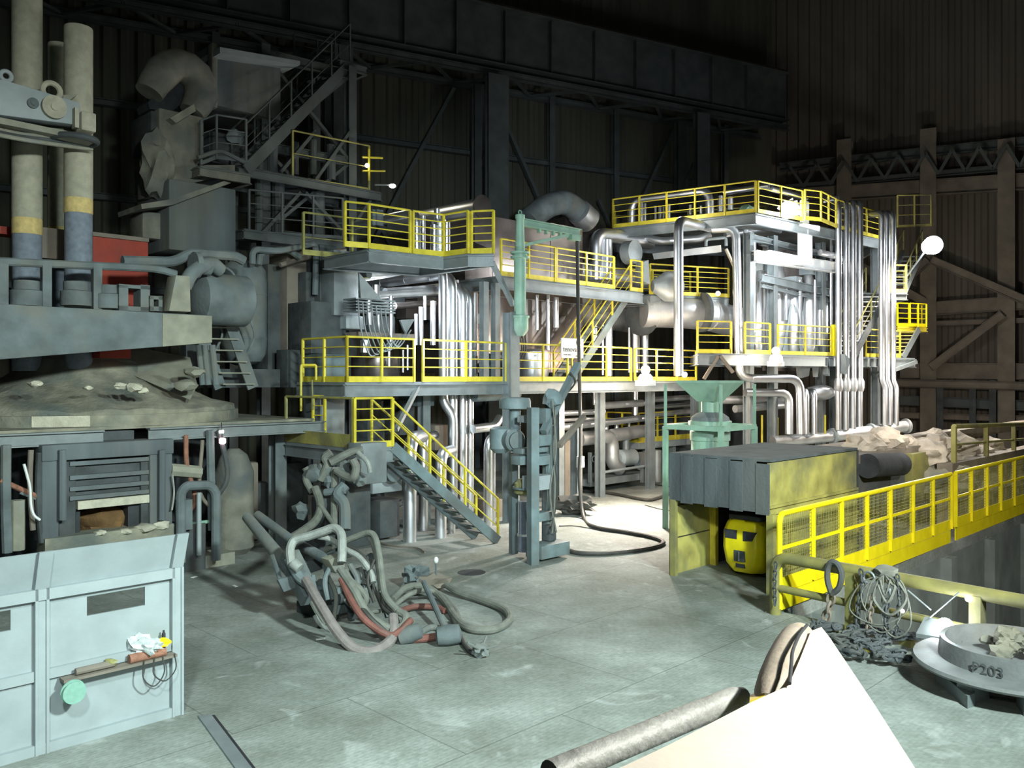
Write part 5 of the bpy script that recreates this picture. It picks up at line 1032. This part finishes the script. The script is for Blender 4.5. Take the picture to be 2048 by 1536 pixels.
MB().prism([LT(-.12,-.03,.38), LT(.12,-.03,.38), LT(.12,-.03,.6), LT(-.12,-.03,.6)], U*.05).build('tow_recess', M['dark'], cwt); MB().tube([LT(0,-.05,.4),LT(0,-.05,.58)],.02,8).build('tow_pin', M['grey'], cwt); MB().prism([LT(-.1,-.0,.25), LT(.1,-.0,.25), LT(.1,-.0,.33), LT(-.1,-.0,.33)], U*.05).build('slot', M['soot'], cwt)
MB().box(LT(0,.5,1.24), (.7,.72,.12), RU).build('hood', M['dark'], tk, bev=.04); MB().box(LT(0,.9,1.38), (.15,.5,.4), RU).build('seat', M['green'], tk, bev=.04)
for sx in (-1,1):
    MB().lathe([(.1,-.1),(.25,-.09),(.25,.09),(.1,.1)], LT(sx*.36,.62,.25), 24, N).build('rear_wheel', M['soot'], tk); MB().lathe([(.1,-.12),(.32,-.11),(.32,.11),(.1,.12)], LT(sx*.38,1.9,.32), 24, N).build('front_wheel', M['soot'], tk)
    MB().bar(LT(sx*.36,.5,1.2), LT(sx*.36,.5,1.42), .06).build('guard_post', M['dark'], tk)
MB().box(LT(0,1.4,.55), (1.2,.8,.6), RU).build('chassis', M['yeld'], tk); 
for sx in (-1,1): MB().obox(LT(sx*.3,2.25,.05), U*.9, N*.1, ZZ*.05).build('fork', M['grey'], tk)
MB().obox(LT(-.4,2.2,.1), U*.1, N*.8, ZZ*1.3).build('mast', M['dark'], tk)
# big yellow barrier on the edge of the pit
CB = 10.1
def bp(px, z): return UZ(px, z, CB)
def barrier(label, xs, flat0):
    t = thing('barrier', label, 'barrier', bp(xs[0], 0)); a, e = bp(xs[0],0), bp(xs[-1],0)
    h = 1.74
    pts = fillet([a+ZZ*.1, a+ZZ*h, e+ZZ*h], .16) if flat0 else [a+ZZ*h, e+ZZ*h]
    MB().tube(pts, .05, 10).build('top_rail', M['yelb'], t); MB().bar(a+ZZ*1.14, e+ZZ*1.14, .03, .06).build('mid_rail', M['yelb'], t)
    MB().obox(a+ZZ*.36-N*.0, e-a, V*.03, ZZ*.26).build('upper_board', M['yelb'], t); MB().obox(a+ZZ*.06+N*.0+U*.03, e-a-U*.06, V*.03, ZZ*.285).build('lower_board', M['yelb'], t)
    for x in (xs[1:] if flat0 else xs): p = bp(x,0); MB().bar(p+ZZ*.4, p+ZZ*(h-.03), .1, .05, up=U).build('post', M['yelb'], t)
    b = MB(); n = int((e-a).length/.07)
    for k in range(n): p = a.lerp(e,(k+.5)/n)+V*.01; b.bar(p+ZZ*.6, p+ZZ*1.7, .006, .006, up=U)
    for k in range(15): b.bar(a+V*.01+ZZ*(.66+k*.07), e+V*.01+ZZ*(.66+k*.07), .006, .006)
    b.build('wire_mesh', M['yeld'], t); return t
barrier('bright yellow barrier with a wire mesh, near section by the shelter', [1559,1625,1682,1733,1780,1825,1865,1902], True)
barrier('bright yellow barrier with a wire mesh, far section at the right edge', [1911,1942,1973,2001,2028,2054,2080], False)
# heavy pipe rail on the near side of the pit
ra, rb = Vector((4.58,14.78,0)), Vector((7.5,11.3,0)); rd = (rb-ra)
pr_ = thing('pit_rail', 'heavy dull yellow pipe rail on the near edge of the pit', 'railing', ra)
MB().tube(fillet([ra, ra+ZZ*1.0, rb+ZZ*1.0], .28, 7), .10, 14).build('top_rail', M['yelp'], pr_); MB().tube([ra+ZZ*.46, rb+ZZ*.46], .065, 12).build('mid_rail', M['yelp'], pr_)
for k in (.311, .728): MB().bar(ra+rd*k, ra+rd*k+ZZ*.97, .2, .16, up=rd.normalized()).build('post', M['yelp'], pr_)
NRR = Vector((rd.y,-rd.x,0)).normalized(); NRR = NRR if NRR.y < 0 else -NRR
def rp(px, py, off=.15):                              # on the vertical plane of the pipe rail
    o = ra+NRR*off; k = (px-CX)/FL; t = (k*o.y-o.x)/(rd.x-k*rd.y); q = o+rd*t; return Vector((q.x,q.y,Z(py,q.y)))
q = [rp(x,y,.14) for x,y in ((1662,1185),(1655,1160),(1656,1135),(1665,1124),(1676,1130),(1683,1150),(1678,1175),(1664,1188),(1662,1200),(1656,1225),(1648,1250))]
ck_ = thing('chain_hook', 'large rusty dark hook and chain hanging from the pipe rail', 'hook', q[-1]); MB().tube(spline(q[:8],4), .05, 8).build('hook_loop', M['dark'], ck_); chain(MB(), [q[7],q[9],q[10],rp(1642,1275,.3)], .2, .03).build('chain', M['brown'], ck_)
chn = [([(1722,1140),(1727,1170),(1718,1200),(1712,1260)],.12,.018,'dark','dark chain hanging left of the wire ropes'),([(1775,1200),(1772,1240),(1778,1290)],.13,.02,'dark','dark chain hanging below the wire rope bundle'),([(1745,1190),(1740,1235),(1725,1295)],.13,.02,'brown','brown chain hanging among the wire ropes'),([(1552,1125),(1549,1160),(1550,1210)],.1,.014,'dark','thin dark chain on the end post of the pipe rail'),([(1795,1150),(1800,1200),(1792,1270)],.1,.015,'dark','thin dark chain at the right of the wire ropes')]
for pts,L_,r0,m,lab in chn: one('hanging_chain', chain(MB(), [rp(x,y,.2) for x,y in pts], L_, r0), M[m], lab, 'chain')
for i,(xa,xb,yb_) in enumerate(((1758,1790,1205),(1722,1748,1222),(1700,1815,1250),(1748,1812,1230),(1730,1800,1265),(1765,1822,1275),(1760,1780,1190))):
    xm=(xa+xb)/2; pts=[rp(1768,1148,.16),rp(lerp(1768,xa,.7),1168,.2),rp(xa,yb_-30,.22),rp(xm,yb_,.24),rp(xb,yb_-30,.22),rp(lerp(1768,xb,.7),1168,.2),rp(1770,1148,.16)]
    one('wire_rope_sling', MB().tube(spline(pts,6), .012 if i not in (0,3) else .022, 6), M['hose'], 'grey wire rope sling looped over the pipe rail, '+['thick short loop','small left loop','widest thin loop','thick right loop','long middle loop','long right loop','shortest loop'][i], 'wire rope', 'wire rope slings on the pipe rail')
one('rope_knot', MB().ball(rp(1770,1143,.06), .15, 2, (1.2,1,.6), .5, 4, 2), M['hose'], 'greenish knot of ropes on top of the pipe rail', 'rope')
one('sling_hook', MB().tube(spline([rp(1768,1185,.2),rp(1779,1180,.2),rp(1782,1196,.2),rp(1772,1206,.2),rp(1766,1222,.2),rp(1780,1232,.2)],4), .035, 8), M['galv'], 'grey lifting hook in the middle of the wire ropes', 'hook')
one('shackle', MB().ring(rp(1738,1155,.18), .09, .02, NRR, 14, 6), M['galv'], 'pale shackle left of the wire rope knot', 'shackle')
for i in range(7):
    p = F(1648+i*24+(i%2)*10, 1262+(i%3)*22+i*3, .06); pts = [p+Vector((math.cos(a*1.7+i)*.18*(1+.2*a%1), math.sin(a*1.7+i)*.16, .05+.05*(a%2))) for a in range(9)]
    one('chain_heap', chain(MB(), pts, .15, .024), M['dark'], 'dark chain heaped on the floor under the wire ropes, number %d from the left' % (i+1), 'chain', 'chain heaps under the wire ropes')
one('yellow_chain', chain(MB(), [F(x,y,.05) for x,y in ((1695,1290),(1708,1284),(1715,1294),(1728,1290),(1734,1300),(1722,1297))], .11, .02), M['yel'], 'small yellow chain on the floor left of the chain heaps', 'chain')
for i,(x,y) in enumerate(((1660,1255),(1812,1285))): one('yellow_bar', MB().bar(F(x-10,y-3,.05), F(x+14,y+4,.05), .1), M['yelp'], ['yellow bar end lying by the chain hook','yellow bar end lying right of the chain heaps'][i], 'bar')
# dish with scrap
dz = .34; dcn = Vector((6.6,11.2,0))
ds = thing('flanged_ring', 'big grey flanged ring with a stencilled code at the right edge', 'ring', dcn)
MB().lathe([(.88,dz-.06),(1.19,dz-.05),(1.21,dz-.02),(1.19,dz+.02),(.88,dz+.04)], dcn, 64).build('flange', M['ring'], ds); MB().lathe([(.86,dz-.1),(.9,dz-.08),(.86,dz+.28),(.8,dz+.28),(.8,dz),(.02,dz-.05)], dcn, 64).build('ring_wall', M['ring'], ds)
for a in (2.2, 3.6, 4.4, 5.6, .6): p = dcn+Vector((math.cos(a),math.sin(a),0))*.8; MB().box(p+ZZ*.14, (.35,.2,.28), Matrix.Rotation(a,3,'Z')).build('support_block', M['grey'], ds)
MB().prism([F(1872,1362,.0),F(1935,1418,.0),F(1950,1412,.0),F(1950,1375,0)], ZZ*.16).build('support_plate', M['grey'], ds)
ang = math.atan2(-dcn.y, -dcn.x)-.30; nn = Vector((math.cos(ang),math.sin(ang),0)); tx = Vector((-nn.y,nn.x,0)); tpos = dcn+nn*.893+ZZ*(dz+.05)-tx*.2; mesh_text('P203', .19, 'stencilled_code', M['dark'], ds, tpos, tx, ZZ, .003)
random.seed(4)
for i in range(16):
    a=random.random()*6.28; r0=random.random()*.42; one('scrap_lump', MB().ball(dcn+Vector((r0*math.cos(a)+.06,r0*math.sin(a)+.15,dz+.08+(.5-r0)*.5)), .10+random.random()*.06, 2, (1,.8,.7), .9, 3, i), M['rubble'], 'grey scrap lump heaped inside the flanged ring', 'scrap', 'scrap lumps in the flanged ring')
hl = thing('hand_lamp', 'glaring white lamp in front of the pit rail by the flanged ring', 'lamp', rp(1890,1300,.35)); lp_ = rp(1890,1252,.35); MB().ball(lp_, .115, 3).build('bulb', EM['cool'], hl); MB().lathe([(.03,-.2),(.06,-.1),(.10,-.06)], lp_, 14).build('socket', M['galv'], hl); MB().tube([lp_-ZZ*.2, Vector((lp_.x,lp_.y,.0))], .03, 8).build('stand', M['galv'], hl)
for i,(x,y) in enumerate(((1937,1197),(1805,1222))): one('little_lamp', MB().ball(rp(x,y,.2 if i else .12), .05 if i==0 else .03, 2), EM['spark'], ['small bright bulb on the pit rail post','tiny bright bulb among the wire ropes'][i], 'lamp')
for i,(a_,b_) in enumerate((((1860,1235),(1918,1185)),((1815,1180),(1862,1220)))): one('lamp_wire', MB().tube([rp(*a_,.3),rp(*b_,.15)], .012, 6), M['galv'], ['thin wire from the glaring lamp up to the rail post','thin wire from the rope knot down to the glaring lamp'][i], 'wire')
one('grey_tarp', MB().prism([F(1832,1275,.3),F(1850,1240,.5),F(1905,1255,.5),F(1925,1290,.35)], ZZ*.06), M['grey'], 'bluish grey plate under the glaring hand lamp', 'plate')
# goods behind the barrier
one('steel_bin', MB().ubox(1716,1832,915,1010,12.3,2.0), M['dark'], 'dark steel bin behind the right side of the shelter', 'bin', bev=.02); one('bin_rim', MB().ubox(1714,1842,900,917,12.25,2.1), M['brown'], 'brown rim plank on top of the dark steel bin', 'plank')
one('dark_cylinder', MB().tube([UP(1735,932,12.0),UP(1800,928,12.0)], .3, 20), M['soot'], 'dark round drum lying in front of the steel bin', 'drum')
one('pale_post', MB().ubox(1826,1862,905,1000,12.0,.35), M['yelp'], 'pale yellow square post right of the dark steel bin', 'post', bev=.02)
bags = [(1727,890,.42,13.0),(1768,882,.5,13.0),(1800,892,.42,13.0),(1845,905,.55,12.4),(1868,890,.6,12.6),(1900,893,.65,12.7),(1935,905,.6,12.6),(1965,900,.6,12.6),(1985,915,.5,12.5),(1890,930,.5,12.1),(1925,935,.5,12.0)]
for i,(x,y,r0,c) in enumerate(bags):
    one('bulk_bag', MB().ball(UP(x,y,c), r0, 3, (1.15,1.0,.72), .45, 2.2, i*3+1), M['bag'], ['leftmost bag on the steel bin','middle bag on the steel bin','right bag on the steel bin','leftmost bag of the big heap','second bag of the big heap','tallest bag of the big heap','middle bag of the big heap','bag near the right of the big heap','rightmost bag of the big heap','lower front bag of the big heap, left','lower front bag of the big heap, right'][i].replace('bag','crumpled whitish bag',1), 'bag', 'whitish bulk bags behind the barrier')
for i,(x,y,r0) in enumerate(((1875,960,.7),(1935,965,.7),(1990,955,.75),(1905,985,.6))): one('rubble_heap', MB().ball(UP(x,y,11.9), r0, 3, (1.4,1,.7), .6, 3, i+30), M['rubble'], 'dusty rubble heap behind the barrier, '+['left','middle','right','lowest'][i]+' one', 'rubble')
one('bag_pallet', MB().ubox(1845,2030,940,1005,12.3,2.2), M['brown'], 'dark brown low stack under the big heap of bags', 'stack')
railing('distant pale yellow handrail behind the heap of bags', [Vector((UP(1908,925,11.3).x,UP(1908,925,11.3).y,Z(925,du(1908,11.3)))), UZ(2075,Z(925,du(1908,11.3))-.25,11.3)], m='yelp', mids=1, h=1.0, toe=0, sp=3.0, r=.07, pr=.06)
one('rail_plinth', MB().obox(UZ(1905,0,11.15), UZ(2080,0,11.15)-UZ(1905,0,11.15), V*.4, ZZ*(Z(925,du(1908,11.3)))), M['brown'], 'brown plinth carrying the distant pale yellow handrail', 'plinth')
# crane beam in the foreground, lit by the flash
zb = 3.54
def B(x, y, z=zb): return F(x, y, z)
cr_ = thing('crane_step', 'overexposed cream crane plate with a rounded nose in the near foreground', 'crane part', Vector((.55,1.1,0)))
poly = [B(1577,1371),B(1600,1318),B(1622,1262),B(1643,1254),B(1660,1276),B(1745,1403),B(1830,1536),Vector((.62,.55,zb)),Vector((-.05,.75,zb)),B(1237,1537),B(1335,1491),B(1503,1404)]
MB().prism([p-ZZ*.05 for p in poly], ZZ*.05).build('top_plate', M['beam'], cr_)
na, nb = B(1548,1388,3.522), B(1612,1252,3.522)
pts = [na+(nb-na)*t for t in (-.02,.0,.12,.3,.5,.7,.88,.97,1.0,1.02)]; rs = [.010,.022,.034,.040,.043,.043,.040,.032,.022,.006]
MB().tube([p-Vector((.012,0,.02))*1 for p in pts], rs, 24).build('rounded_nose', M['nose'], cr_)
MB().tube(spline([B(1579,1367,3.548),B(1583,1325,3.556),B(1586,1300,3.558),B(1600,1268,3.556),B(1614,1250,3.546)]), .0035, 8).build('weld_seam', M['soot'], cr_)
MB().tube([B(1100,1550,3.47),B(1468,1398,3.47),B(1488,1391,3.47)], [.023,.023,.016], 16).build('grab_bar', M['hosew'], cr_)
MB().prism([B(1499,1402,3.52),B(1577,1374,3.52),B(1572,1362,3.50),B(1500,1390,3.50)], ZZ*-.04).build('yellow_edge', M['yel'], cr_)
MB().box(Vector((.45,.72,1.74)), (.2,.2,3.48)).build('support_post', M['beam'], cr_)

# ================= hose manipulator in the middle of the floor =================
mn = thing('lance_manipulator', 'dusty lance manipulator with a tangle of thick hoses on the open floor', 'manipulator', F(650,1262))
def H(nm, pts, r0, m, n=6, s=10): return MB().tube(spline([P(*p) for p in pts], n), r0, s).build(nm, M[m], mn)
MB().tube([P(494,1034,15.8), P(582,1142,14.3)], [.095,.12], 14).build('lance_tube', M['dust'], mn); MB().tube([P(515,1030,16.2), P(590,1085,15.2)], .085, 14).build('lance_tube', M['dust'], mn)
MB().tube([P(600,1090,14.9), P(655,1120,14.2)], .09, 12).build('barrel', M['dust'], mn)
MB().bar(P(578,1110,14.5), P(622,1200,13.9), .30, .22).build('main_beam', M['dust'], mn); MB().bar(P(600,1140,14.6), P(690,1110,14.8), .1, .2).build('cross_beam', M['dark'], mn)
MB().prism([P(556,1160,14.0),P(590,1150,14.0),P(592,1175,14.0),P(568,1184,14.0)], V*.06).build('side_plate', M['dust'], mn); MB().prism([P(542,1112,14.3),P(560,1165,14.1),P(566,1160,14.1),P(548,1108,14.3)], V*.05).build('side_strip', M['dust'], mn)
MB().prism([P(657,1120,13.9),P(688,1110,13.9),P(690,1135,13.9),P(672,1148,13.9)], V*.25).build('clamp_block', M['dustb'], mn, bev=.01)
MB().box(F(668,1208,.3)+ZZ*.05, (.5,.35,.4), RU).build('drive_block', M['dark'], mn, bev=.04); MB().box(F(690,1195,.15), (.7,.6,.25), RU).build('base_frame', M['soot'], mn, bev=.03); MB().box(F(640,1222,.1)+V*.1, (.25,.9,.2), RU).build('skid', M['dark'], mn)
for i,(x,y,l,r0,ax) in enumerate(((700,1190,.5,.11,U),(660,1175,.6,.1,N),(725,1150,.45,.12,U),(640,1195,.4,.09,ZZ),(705,1215,.35,.09,ZZ),(745,1175,.5,.08,Vector((.6,.5,.6))))): q = P(x,y,14.3); ax = ax.normalized(); MB().tube([q-ax*l/2,q-ax*l*.2,q-ax*l*.2,q+ax*l/2], [r0,r0,r0*.6,r0*.6], 14).build('cylinder', M['dust' if i%2 else 'dark'], mn)
for i,(x0,y0,x1,y1,x2,y2) in enumerate(((620,1190,640,1230,660,1262),(655,1150,672,1190,668,1240),(700,1130,716,1165,705,1215),(735,1140,752,1185,768,1225),(610,1170,628,1215,650,1250),(668,1120,650,1160,656,1200),(748,1120,735,1160,748,1205),(690,1200,720,1225,760,1222))): MB().tube(spline([P(x0,y0,14.1),P(x1,y1,13.9),P(x2,y2,13.8)]), .028+.008*(i%3), 8).build('thin_hose', M[('hosek','hose','dust')[i%3]], mn)
for i,(x,y,r0) in enumerate(((718,1150,.13),(700,1172,.12),(742,1120,.1),(650,1175,.12),(665,1230,.1),(722,1180,.14))): MB().ball(P(x,y,14.4), r0, 2, (1.1,1,1), .5, 4, i).build('valve', M['dust' if i%2 else 'dark'], mn)
for (x0,y0,x1,y1) in ((612,1165,655,1275),(650,1130,665,1200),(720,1135,735,1200),(690,1160,742,1165),(625,1150,640,1250),(760,1180,775,1235)): MB().bar(P(x0,y0,14.2), P(x1,y1,14.0), .06).build('strut', M['dust'], mn)
H('hose', [(583,1130,14.0),(580,1100,14.1),(590,1080,14.2),(618,1072,14.2),(648,1062,14.2),(668,1056,14.2),(682,1068,14.1),(684,1100,13.9),(683,1125,13.8)], .075, 'hosew')
H('hose', [(578,1118,14.1),(597,1152,13.9),(612,1165,13.8)], .085, 'dust'); MB().tube([P(586,1126,13.9),P(600,1138,13.85)], .09, 12).build('taped_joint', M['hosew'], mn)
H('hose', [(612,1160,13.8),(642,1212,13.2),(671,1258,12.9),(703,1293,12.8),(738,1304,12.75),(768,1292,12.9),(786,1270,13.1),(786,1232,13.4)], .082, 'hosep')
H('hose', [(680,1138,13.7),(709,1182,13.4),(734,1226,13.3),(776,1256,13.2),(804,1253,13.3),(812,1233,13.4),(797,1223,13.5)], .065, 'hose')
H('hose', [(683,1158,13.6),(703,1202,13.3),(732,1242,13.1),(776,1270,13.05),(800,1262,13.1),(822,1240,13.3)], .055, 'hoser')
H('hose', [(690,1150,13.7),(714,1200,13.4),(740,1236,13.2),(770,1262,13.15)], .045, 'hosek')
H('hose', [(636,1073,14.3),(660,1078,14.3),(690,1098,14.2),(718,1114,14.1),(741,1144,14.0),(747,1165,13.9)], .05, 'hosew'); H('hose', [(690,1088,14.3),(720,1106,14.2),(738,1128,14.1),(746,1155,14)], .03, 'hosek')
H('hose', [(650,1100,14.6),(700,1078,14.5),(735,1066,14.4),(750,1075,14.3),(758,1110,14.1),(763,1150,13.9),(770,1190,13.7),(795,1222,13.5)], .055, 'hose'); H('hose', [(738,1072,14.4),(748,1100,14.3),(755,1140,14.1),(760,1180,13.9)], .03, 'hose')
H('hose', [(690,1142,14),(700,1160,13.9),(718,1176,13.8),(732,1195,13.8),(725,1212,13.8),(712,1200,13.8)], .055, 'hose'); H('hose', [(630,1232,13.5),(640,1248,13.4),(662,1262,13.3)], .035, 'hosew')
H('hose', [(765,1185,13.8),(770,1215,13.7),(790,1235,13.5),(795,1255,13.4)], .05, 'hosek')
# loose hoses on the floor
def FH(nm, pts, r0, m, lab): return one(nm, MB().tube(spline([F(x,y,z) for x,y,z in pts], 6), r0, 10), M[m], lab, 'hose')
FH('floor_hose', [(785,1200,.2),(811,1176,.3),(850,1173,.25),(885,1198,.12),(914,1239,.07),(943,1258,.07),(987,1259,.07),(1019,1240,.07),(1006,1218,.07),(958,1199,.07),(917,1185,.1),(893,1170,.15)], .065, 'hose', 'longest grey hose looping to the right on the floor')
FH('floor_hose', [(787,1213,.12),(817,1190,.25),(852,1180,.25),(885,1192,.12),(910,1220,.06),(917,1236,.05)], .045, 'hose', 'thinner grey hose inside the longest loop')
FH('floor_hose', [(808,1278,.06),(838,1278,.06),(879,1272,.08)], .06, 'hoser', 'short red hose on the floor leading to the grey cap')
FH('floor_hose', [(800,1222,.1),(830,1213,.1),(870,1214,.08),(890,1222,.06)], .05, 'hoser', 'red hose lying behind the hose tangle')
FH('floor_hose', [(905,1240,.06),(920,1270,.04),(930,1290,.04),(945,1305,.04),(965,1305,.06)], .04, 'hosek', 'thin dark hose ending in a spiky coupling')
FH('floor_hose', [(835,1270,.05),(860,1255,.06),(885,1258,.05)], .05, 'dust', 'short grey pipe piece between the red hose and the cap')
FH('floor_hose', [(650,1040,.05),(760,1085,.05),(830,1095,.05),(850,1105,.05)], .02, 'brown', 'thin brown cable on the floor behind the hose tangle')
one('hose_coupling', MB().lathe([(.05,-.2),(.14,-.17),(.16,.0),(.14,.17),(.05,.2)], F(897,1270,.16), 20, Vector((1,.1,.1))), M['dust'], 'grey round cap at the end of the short red hose', 'cap'); one('hose_coupling', MB().lathe([(.05,-.2),(.12,-.17),(.14,.0),(.12,.17),(.05,.2)], F(820,1268,.14), 20, Vector((1,.1,.3))), M['dust'], 'dusty coupling block in the middle of the hose tangle', 'coupling')
one('support_rod', MB().tube([F(848,1165,.45), F(889,1255,.12)], .05, 10), M['dust'], 'slanting grey rod propped beside the grey cap', 'rod')
sc_ = MB().ball(F(962,1300,.1), .12, 2, (1,1,.8), .7, 3, 3)
for k in range(5): a = k*1.25; sc_.tube([F(962,1300,.12), F(962,1300,.12)+Vector((math.cos(a)*.24,math.sin(a)*.2,.06+.08*(k%2)))], .018, 6)
one('spiky_coupling', sc_, M['dust'], 'spiky hose coupling at the far right of the hose tangle', 'coupling')
fv = thing('floor_valve', 'small floor valve with a bright cap right of the manipulator', 'valve', F(872,1175)); MB().ball(F(868,1165,.15), .17, 2, (1.8,1,.9), .7, 3, 8).build('body', M['brown'], fv); MB().tube([F(872,1170,.1), F(872,1170,.1)+ZZ*.45], .02, 8).build('stem', M['dust'], fv); MB().ball(F(872,1170,.1)+ZZ*.48, .05, 2, (1,1,1.4)).build('cap', M['white'], fv)
one('floor_manifold', MB().ball(F(835,1155,.2), .2, 3, (1.2,1,1), .9, 3, 5), M['dust'], 'dusty lump of pipe fittings behind the longest hose', 'fitting')
# second manipulator behind, under the landing
m2 = thing('hose_stand', 'dusty upright hose stand with looping hoses under the small landing', 'hose stand', F(700,1085))
MB().ubox(690,742,955,1095,22.6,.7).build('dark_housing', M['dark'], m2, bev=.03); MB().box(F(650,1085,.35), (1.0,.8,.7), RU).build('base', M['dark'], m2, bev=.04); MB().box(P(655,1030,18.0), (.5,.5,.8), RU).build('column', M['dark'], m2, bev=.04)
def H2(pts, r0, m='hose'): return MB().tube(spline([P(x,y,d) for x,y,d in pts], 6), r0, 10).build('hose', M[m], m2)
H2([(630,975,17.6),(641,1010,17.4),(632,1040,17),(605,1062,16.5),(580,1078,15.8)], .085); H2([(668,935,17.8),(668,1000,17.6),(668,1050,17.2)], .075); H2([(672,940,17.6),(690,952,17.5),(706,955,17.4),(712,935,17.4),(705,918,17.4)], .085); H2([(660,925,17.6),(700,905,17.7),(725,900,17.8)], .085)
H2([(625,985,17.7),(612,960,17.7),(615,945,17.8),(610,935,17.8)], .07); H2([(716,905,17.5),(735,925,17.4),(740,945,17.4)], .05, 'hosew'); H2([(640,1010,17.3),(665,1045,17.0),(680,1060,16.8)], .05); H2([(690,970,17.6),(675,990,17.5),(688,1010,17.4),(690,1060,17.2)], .12, 'dust')
H2([(640,960,17.7),(655,930,17.7),(650,915,17.7),(662,905,17.7)], .09); H2([(650,985,17.6),(690,980,17.5)], .08, 'dust')
for i,(x,y,r0) in enumerate(((628,950,.2),(650,945,.18),(660,962,.15),(690,935,.16),(710,928,.14),(600,1020,.16),(720,960,.15))): MB().ball(P(x,y,17.8), r0, 2, (1,1,1), .7, 4, i+3).build('coupling', M['dust'], m2)
MB().box(P(735,925,18.8), (.7,.5,.9), RU).build('grey_box', M['grey'], m2, bev=.03); MB().lathe([(.1,-.1),(.22,-.08),(.22,.08),(.1,.1)], P(785,945,20.5), 22, N).build('round_end', M['dust'], m2)
# ================= camera, lights =================
cam = bpy.data.cameras.new('camera'); co = bpy.data.objects.new('camera', cam); COL.objects.link(co)
co.location = (0, 0, HC); co.rotation_euler = (math.pi/2, 0, 0); cam.sensor_width = 36; cam.lens = 36*FL/2048; cam.shift_y = -(768-HY)/2048
cam.clip_start = .05; cam.clip_end = 300; SC.camera = co
def light(kind, name, loc, power, col, target=None, size=.5, spot=None, blend=.5):
    l = bpy.data.lights.new(name, kind); o = bpy.data.objects.new(name, l); COL.objects.link(o); o.location = Vector(loc); l.energy = power; l.color = col
    if kind == 'AREA': l.shape = 'DISK'; l.size = size
    else: l.shadow_soft_size = size
    if spot: l.spot_size = math.radians(spot); l.spot_blend = blend
    if target is not None: o.rotation_euler = (Vector(target)-Vector(loc)).to_track_quat('-Z', 'Y').to_euler()
    return o
LIGHTS = True
cool = (.86,.96,1.0); warm = (1.0,.80,.62)
light('SPOT', 'crane_floodlight', (6.5, 2.0, 9.0), 13500, (.82,1.0,.95), (-.5, 12, 0), .5, 92, 1.0)
light('SPOT', 'crane_side_floodlight', (-1.5, .5, 8.5), 3600, (.84,1.0,.97), (-2.2, 8.6, 0), .4, 72, 1.0)
light('POINT', 'cab_lamp', (1.75, 1.35, 4.6), 260, (1,.97,.9), size=.06)
light('SPOT', 'platform_floodlight', (3.5, .6, 6.6), 9500, (.84,.95,1), (1.0, 26, 5.0), .35, 42, .8)
light('SPOT', 'furnace_floodlight', (2.5, 1.0, 8.5), 6500, (.90,1,.93), (-11, 19, 6.0), .4, 46, 1.0)
lamp = lambda nm, x, y, d, pw, c, s=.15: light('POINT', nm, P(x,y,d), pw, c, size=s)
light('SPOT', 'floodlight_light', P(1856,497,33.2), 3800, (1,.93,.83), P(1790,900,33), .3, 120, .9)
lamp('top_panel_light', 1585, 425, 30.3, 230, (.95,.98,1))
lamp('cyclone_light', 1560, 535, 30.2, 230, (.92,.97,1))
lamp('cyclone_fill_right', 1690, 600, 29.0, 260, (.92,.97,1))  # added fill from the camera side for the right-hand pipes, no lamp there
lamp('level_two_light', 775, 600, 24.3, 130, (.88,.95,1)); lamp('level_two_pipe_fill', 905, 690, 22.0, 150, (.9,.96,1))  # the pipe one is an added fill that whitens the four thick pipes
lamp('duct_light', 1240, 680, 27.5, 170, warm); lamp('duct_top_fill', 1225, 515, 28.0, 130, (.95,.97,1))  # the duct top one is added to brighten the horizontal duct
light('SPOT', 'work_lamp_left_light', P(1291,775,25.4), 2600, (1,.90,.80), P(1235,1030,24.3), .15, 125, .8)
lamp('work_lamp_left_glow', 1288, 742, 25.2, 90, warm); lamp('work_lamp_right_glow', 1535, 735, 29.0, 170, warm)
lamp('bay_light', 1250, 830, 26.9, 520, warm); lamp('hopper_back_light', 1330, 720, 29.5, 260, warm)
lamp('top_railing_light', 1350, 410, 30.0, 70, (1,.97,.9))
lamp('hand_lamp_light', 1886, 1248, 11.4, 14, (.85,.94,1), .1)
lamp('riser_fill', 1715, 480, 28.5, 330, (.94,.97,1), .3)  # unseen fill added to whiten the upper part of the four risers
lamp('far_platform_light', 1830, 600, 35.0, 130, (1,.9,.7)); lamp('end_wall_fill', 1930, 740, 32.0, 650, (1,.88,.75))  # end wall gets a separate added fill besides the floodlight
light('SPOT', 'barrier_fill_spot', (8.5, 4.0, 8.0), 9000, (1,.97,.88), (9.0, 19, .6), .3, 55, 1.0)  # unseen spot added to brighten the yellow barrier
lamp('bag_fill', 1880, 800, 22.0, 120, (1,.93,.85), .3)  # added fill over the bags, which were too dark without it
lamp('pink_lamp_light', 446, 892, 18.6, 6, (1,.5,.5), .05)
lamp('tower_lamp_light', 745, 330, 26.0, 40, (1,.93,.7))
w = bpy.data.worlds.new('hall_dark'); SC.world = w; w.use_nodes = True
w.node_tree.nodes['Background'].inputs[0].default_value = (.5,.62,.6,1); w.node_tree.nodes['Background'].inputs[1].default_value = .016
vs = SC.view_settings; vs.view_transform = 'Standard'; vs.look = 'None'; vs.gamma = 1; vs.exposure = .25; vs.use_curve_mapping = False
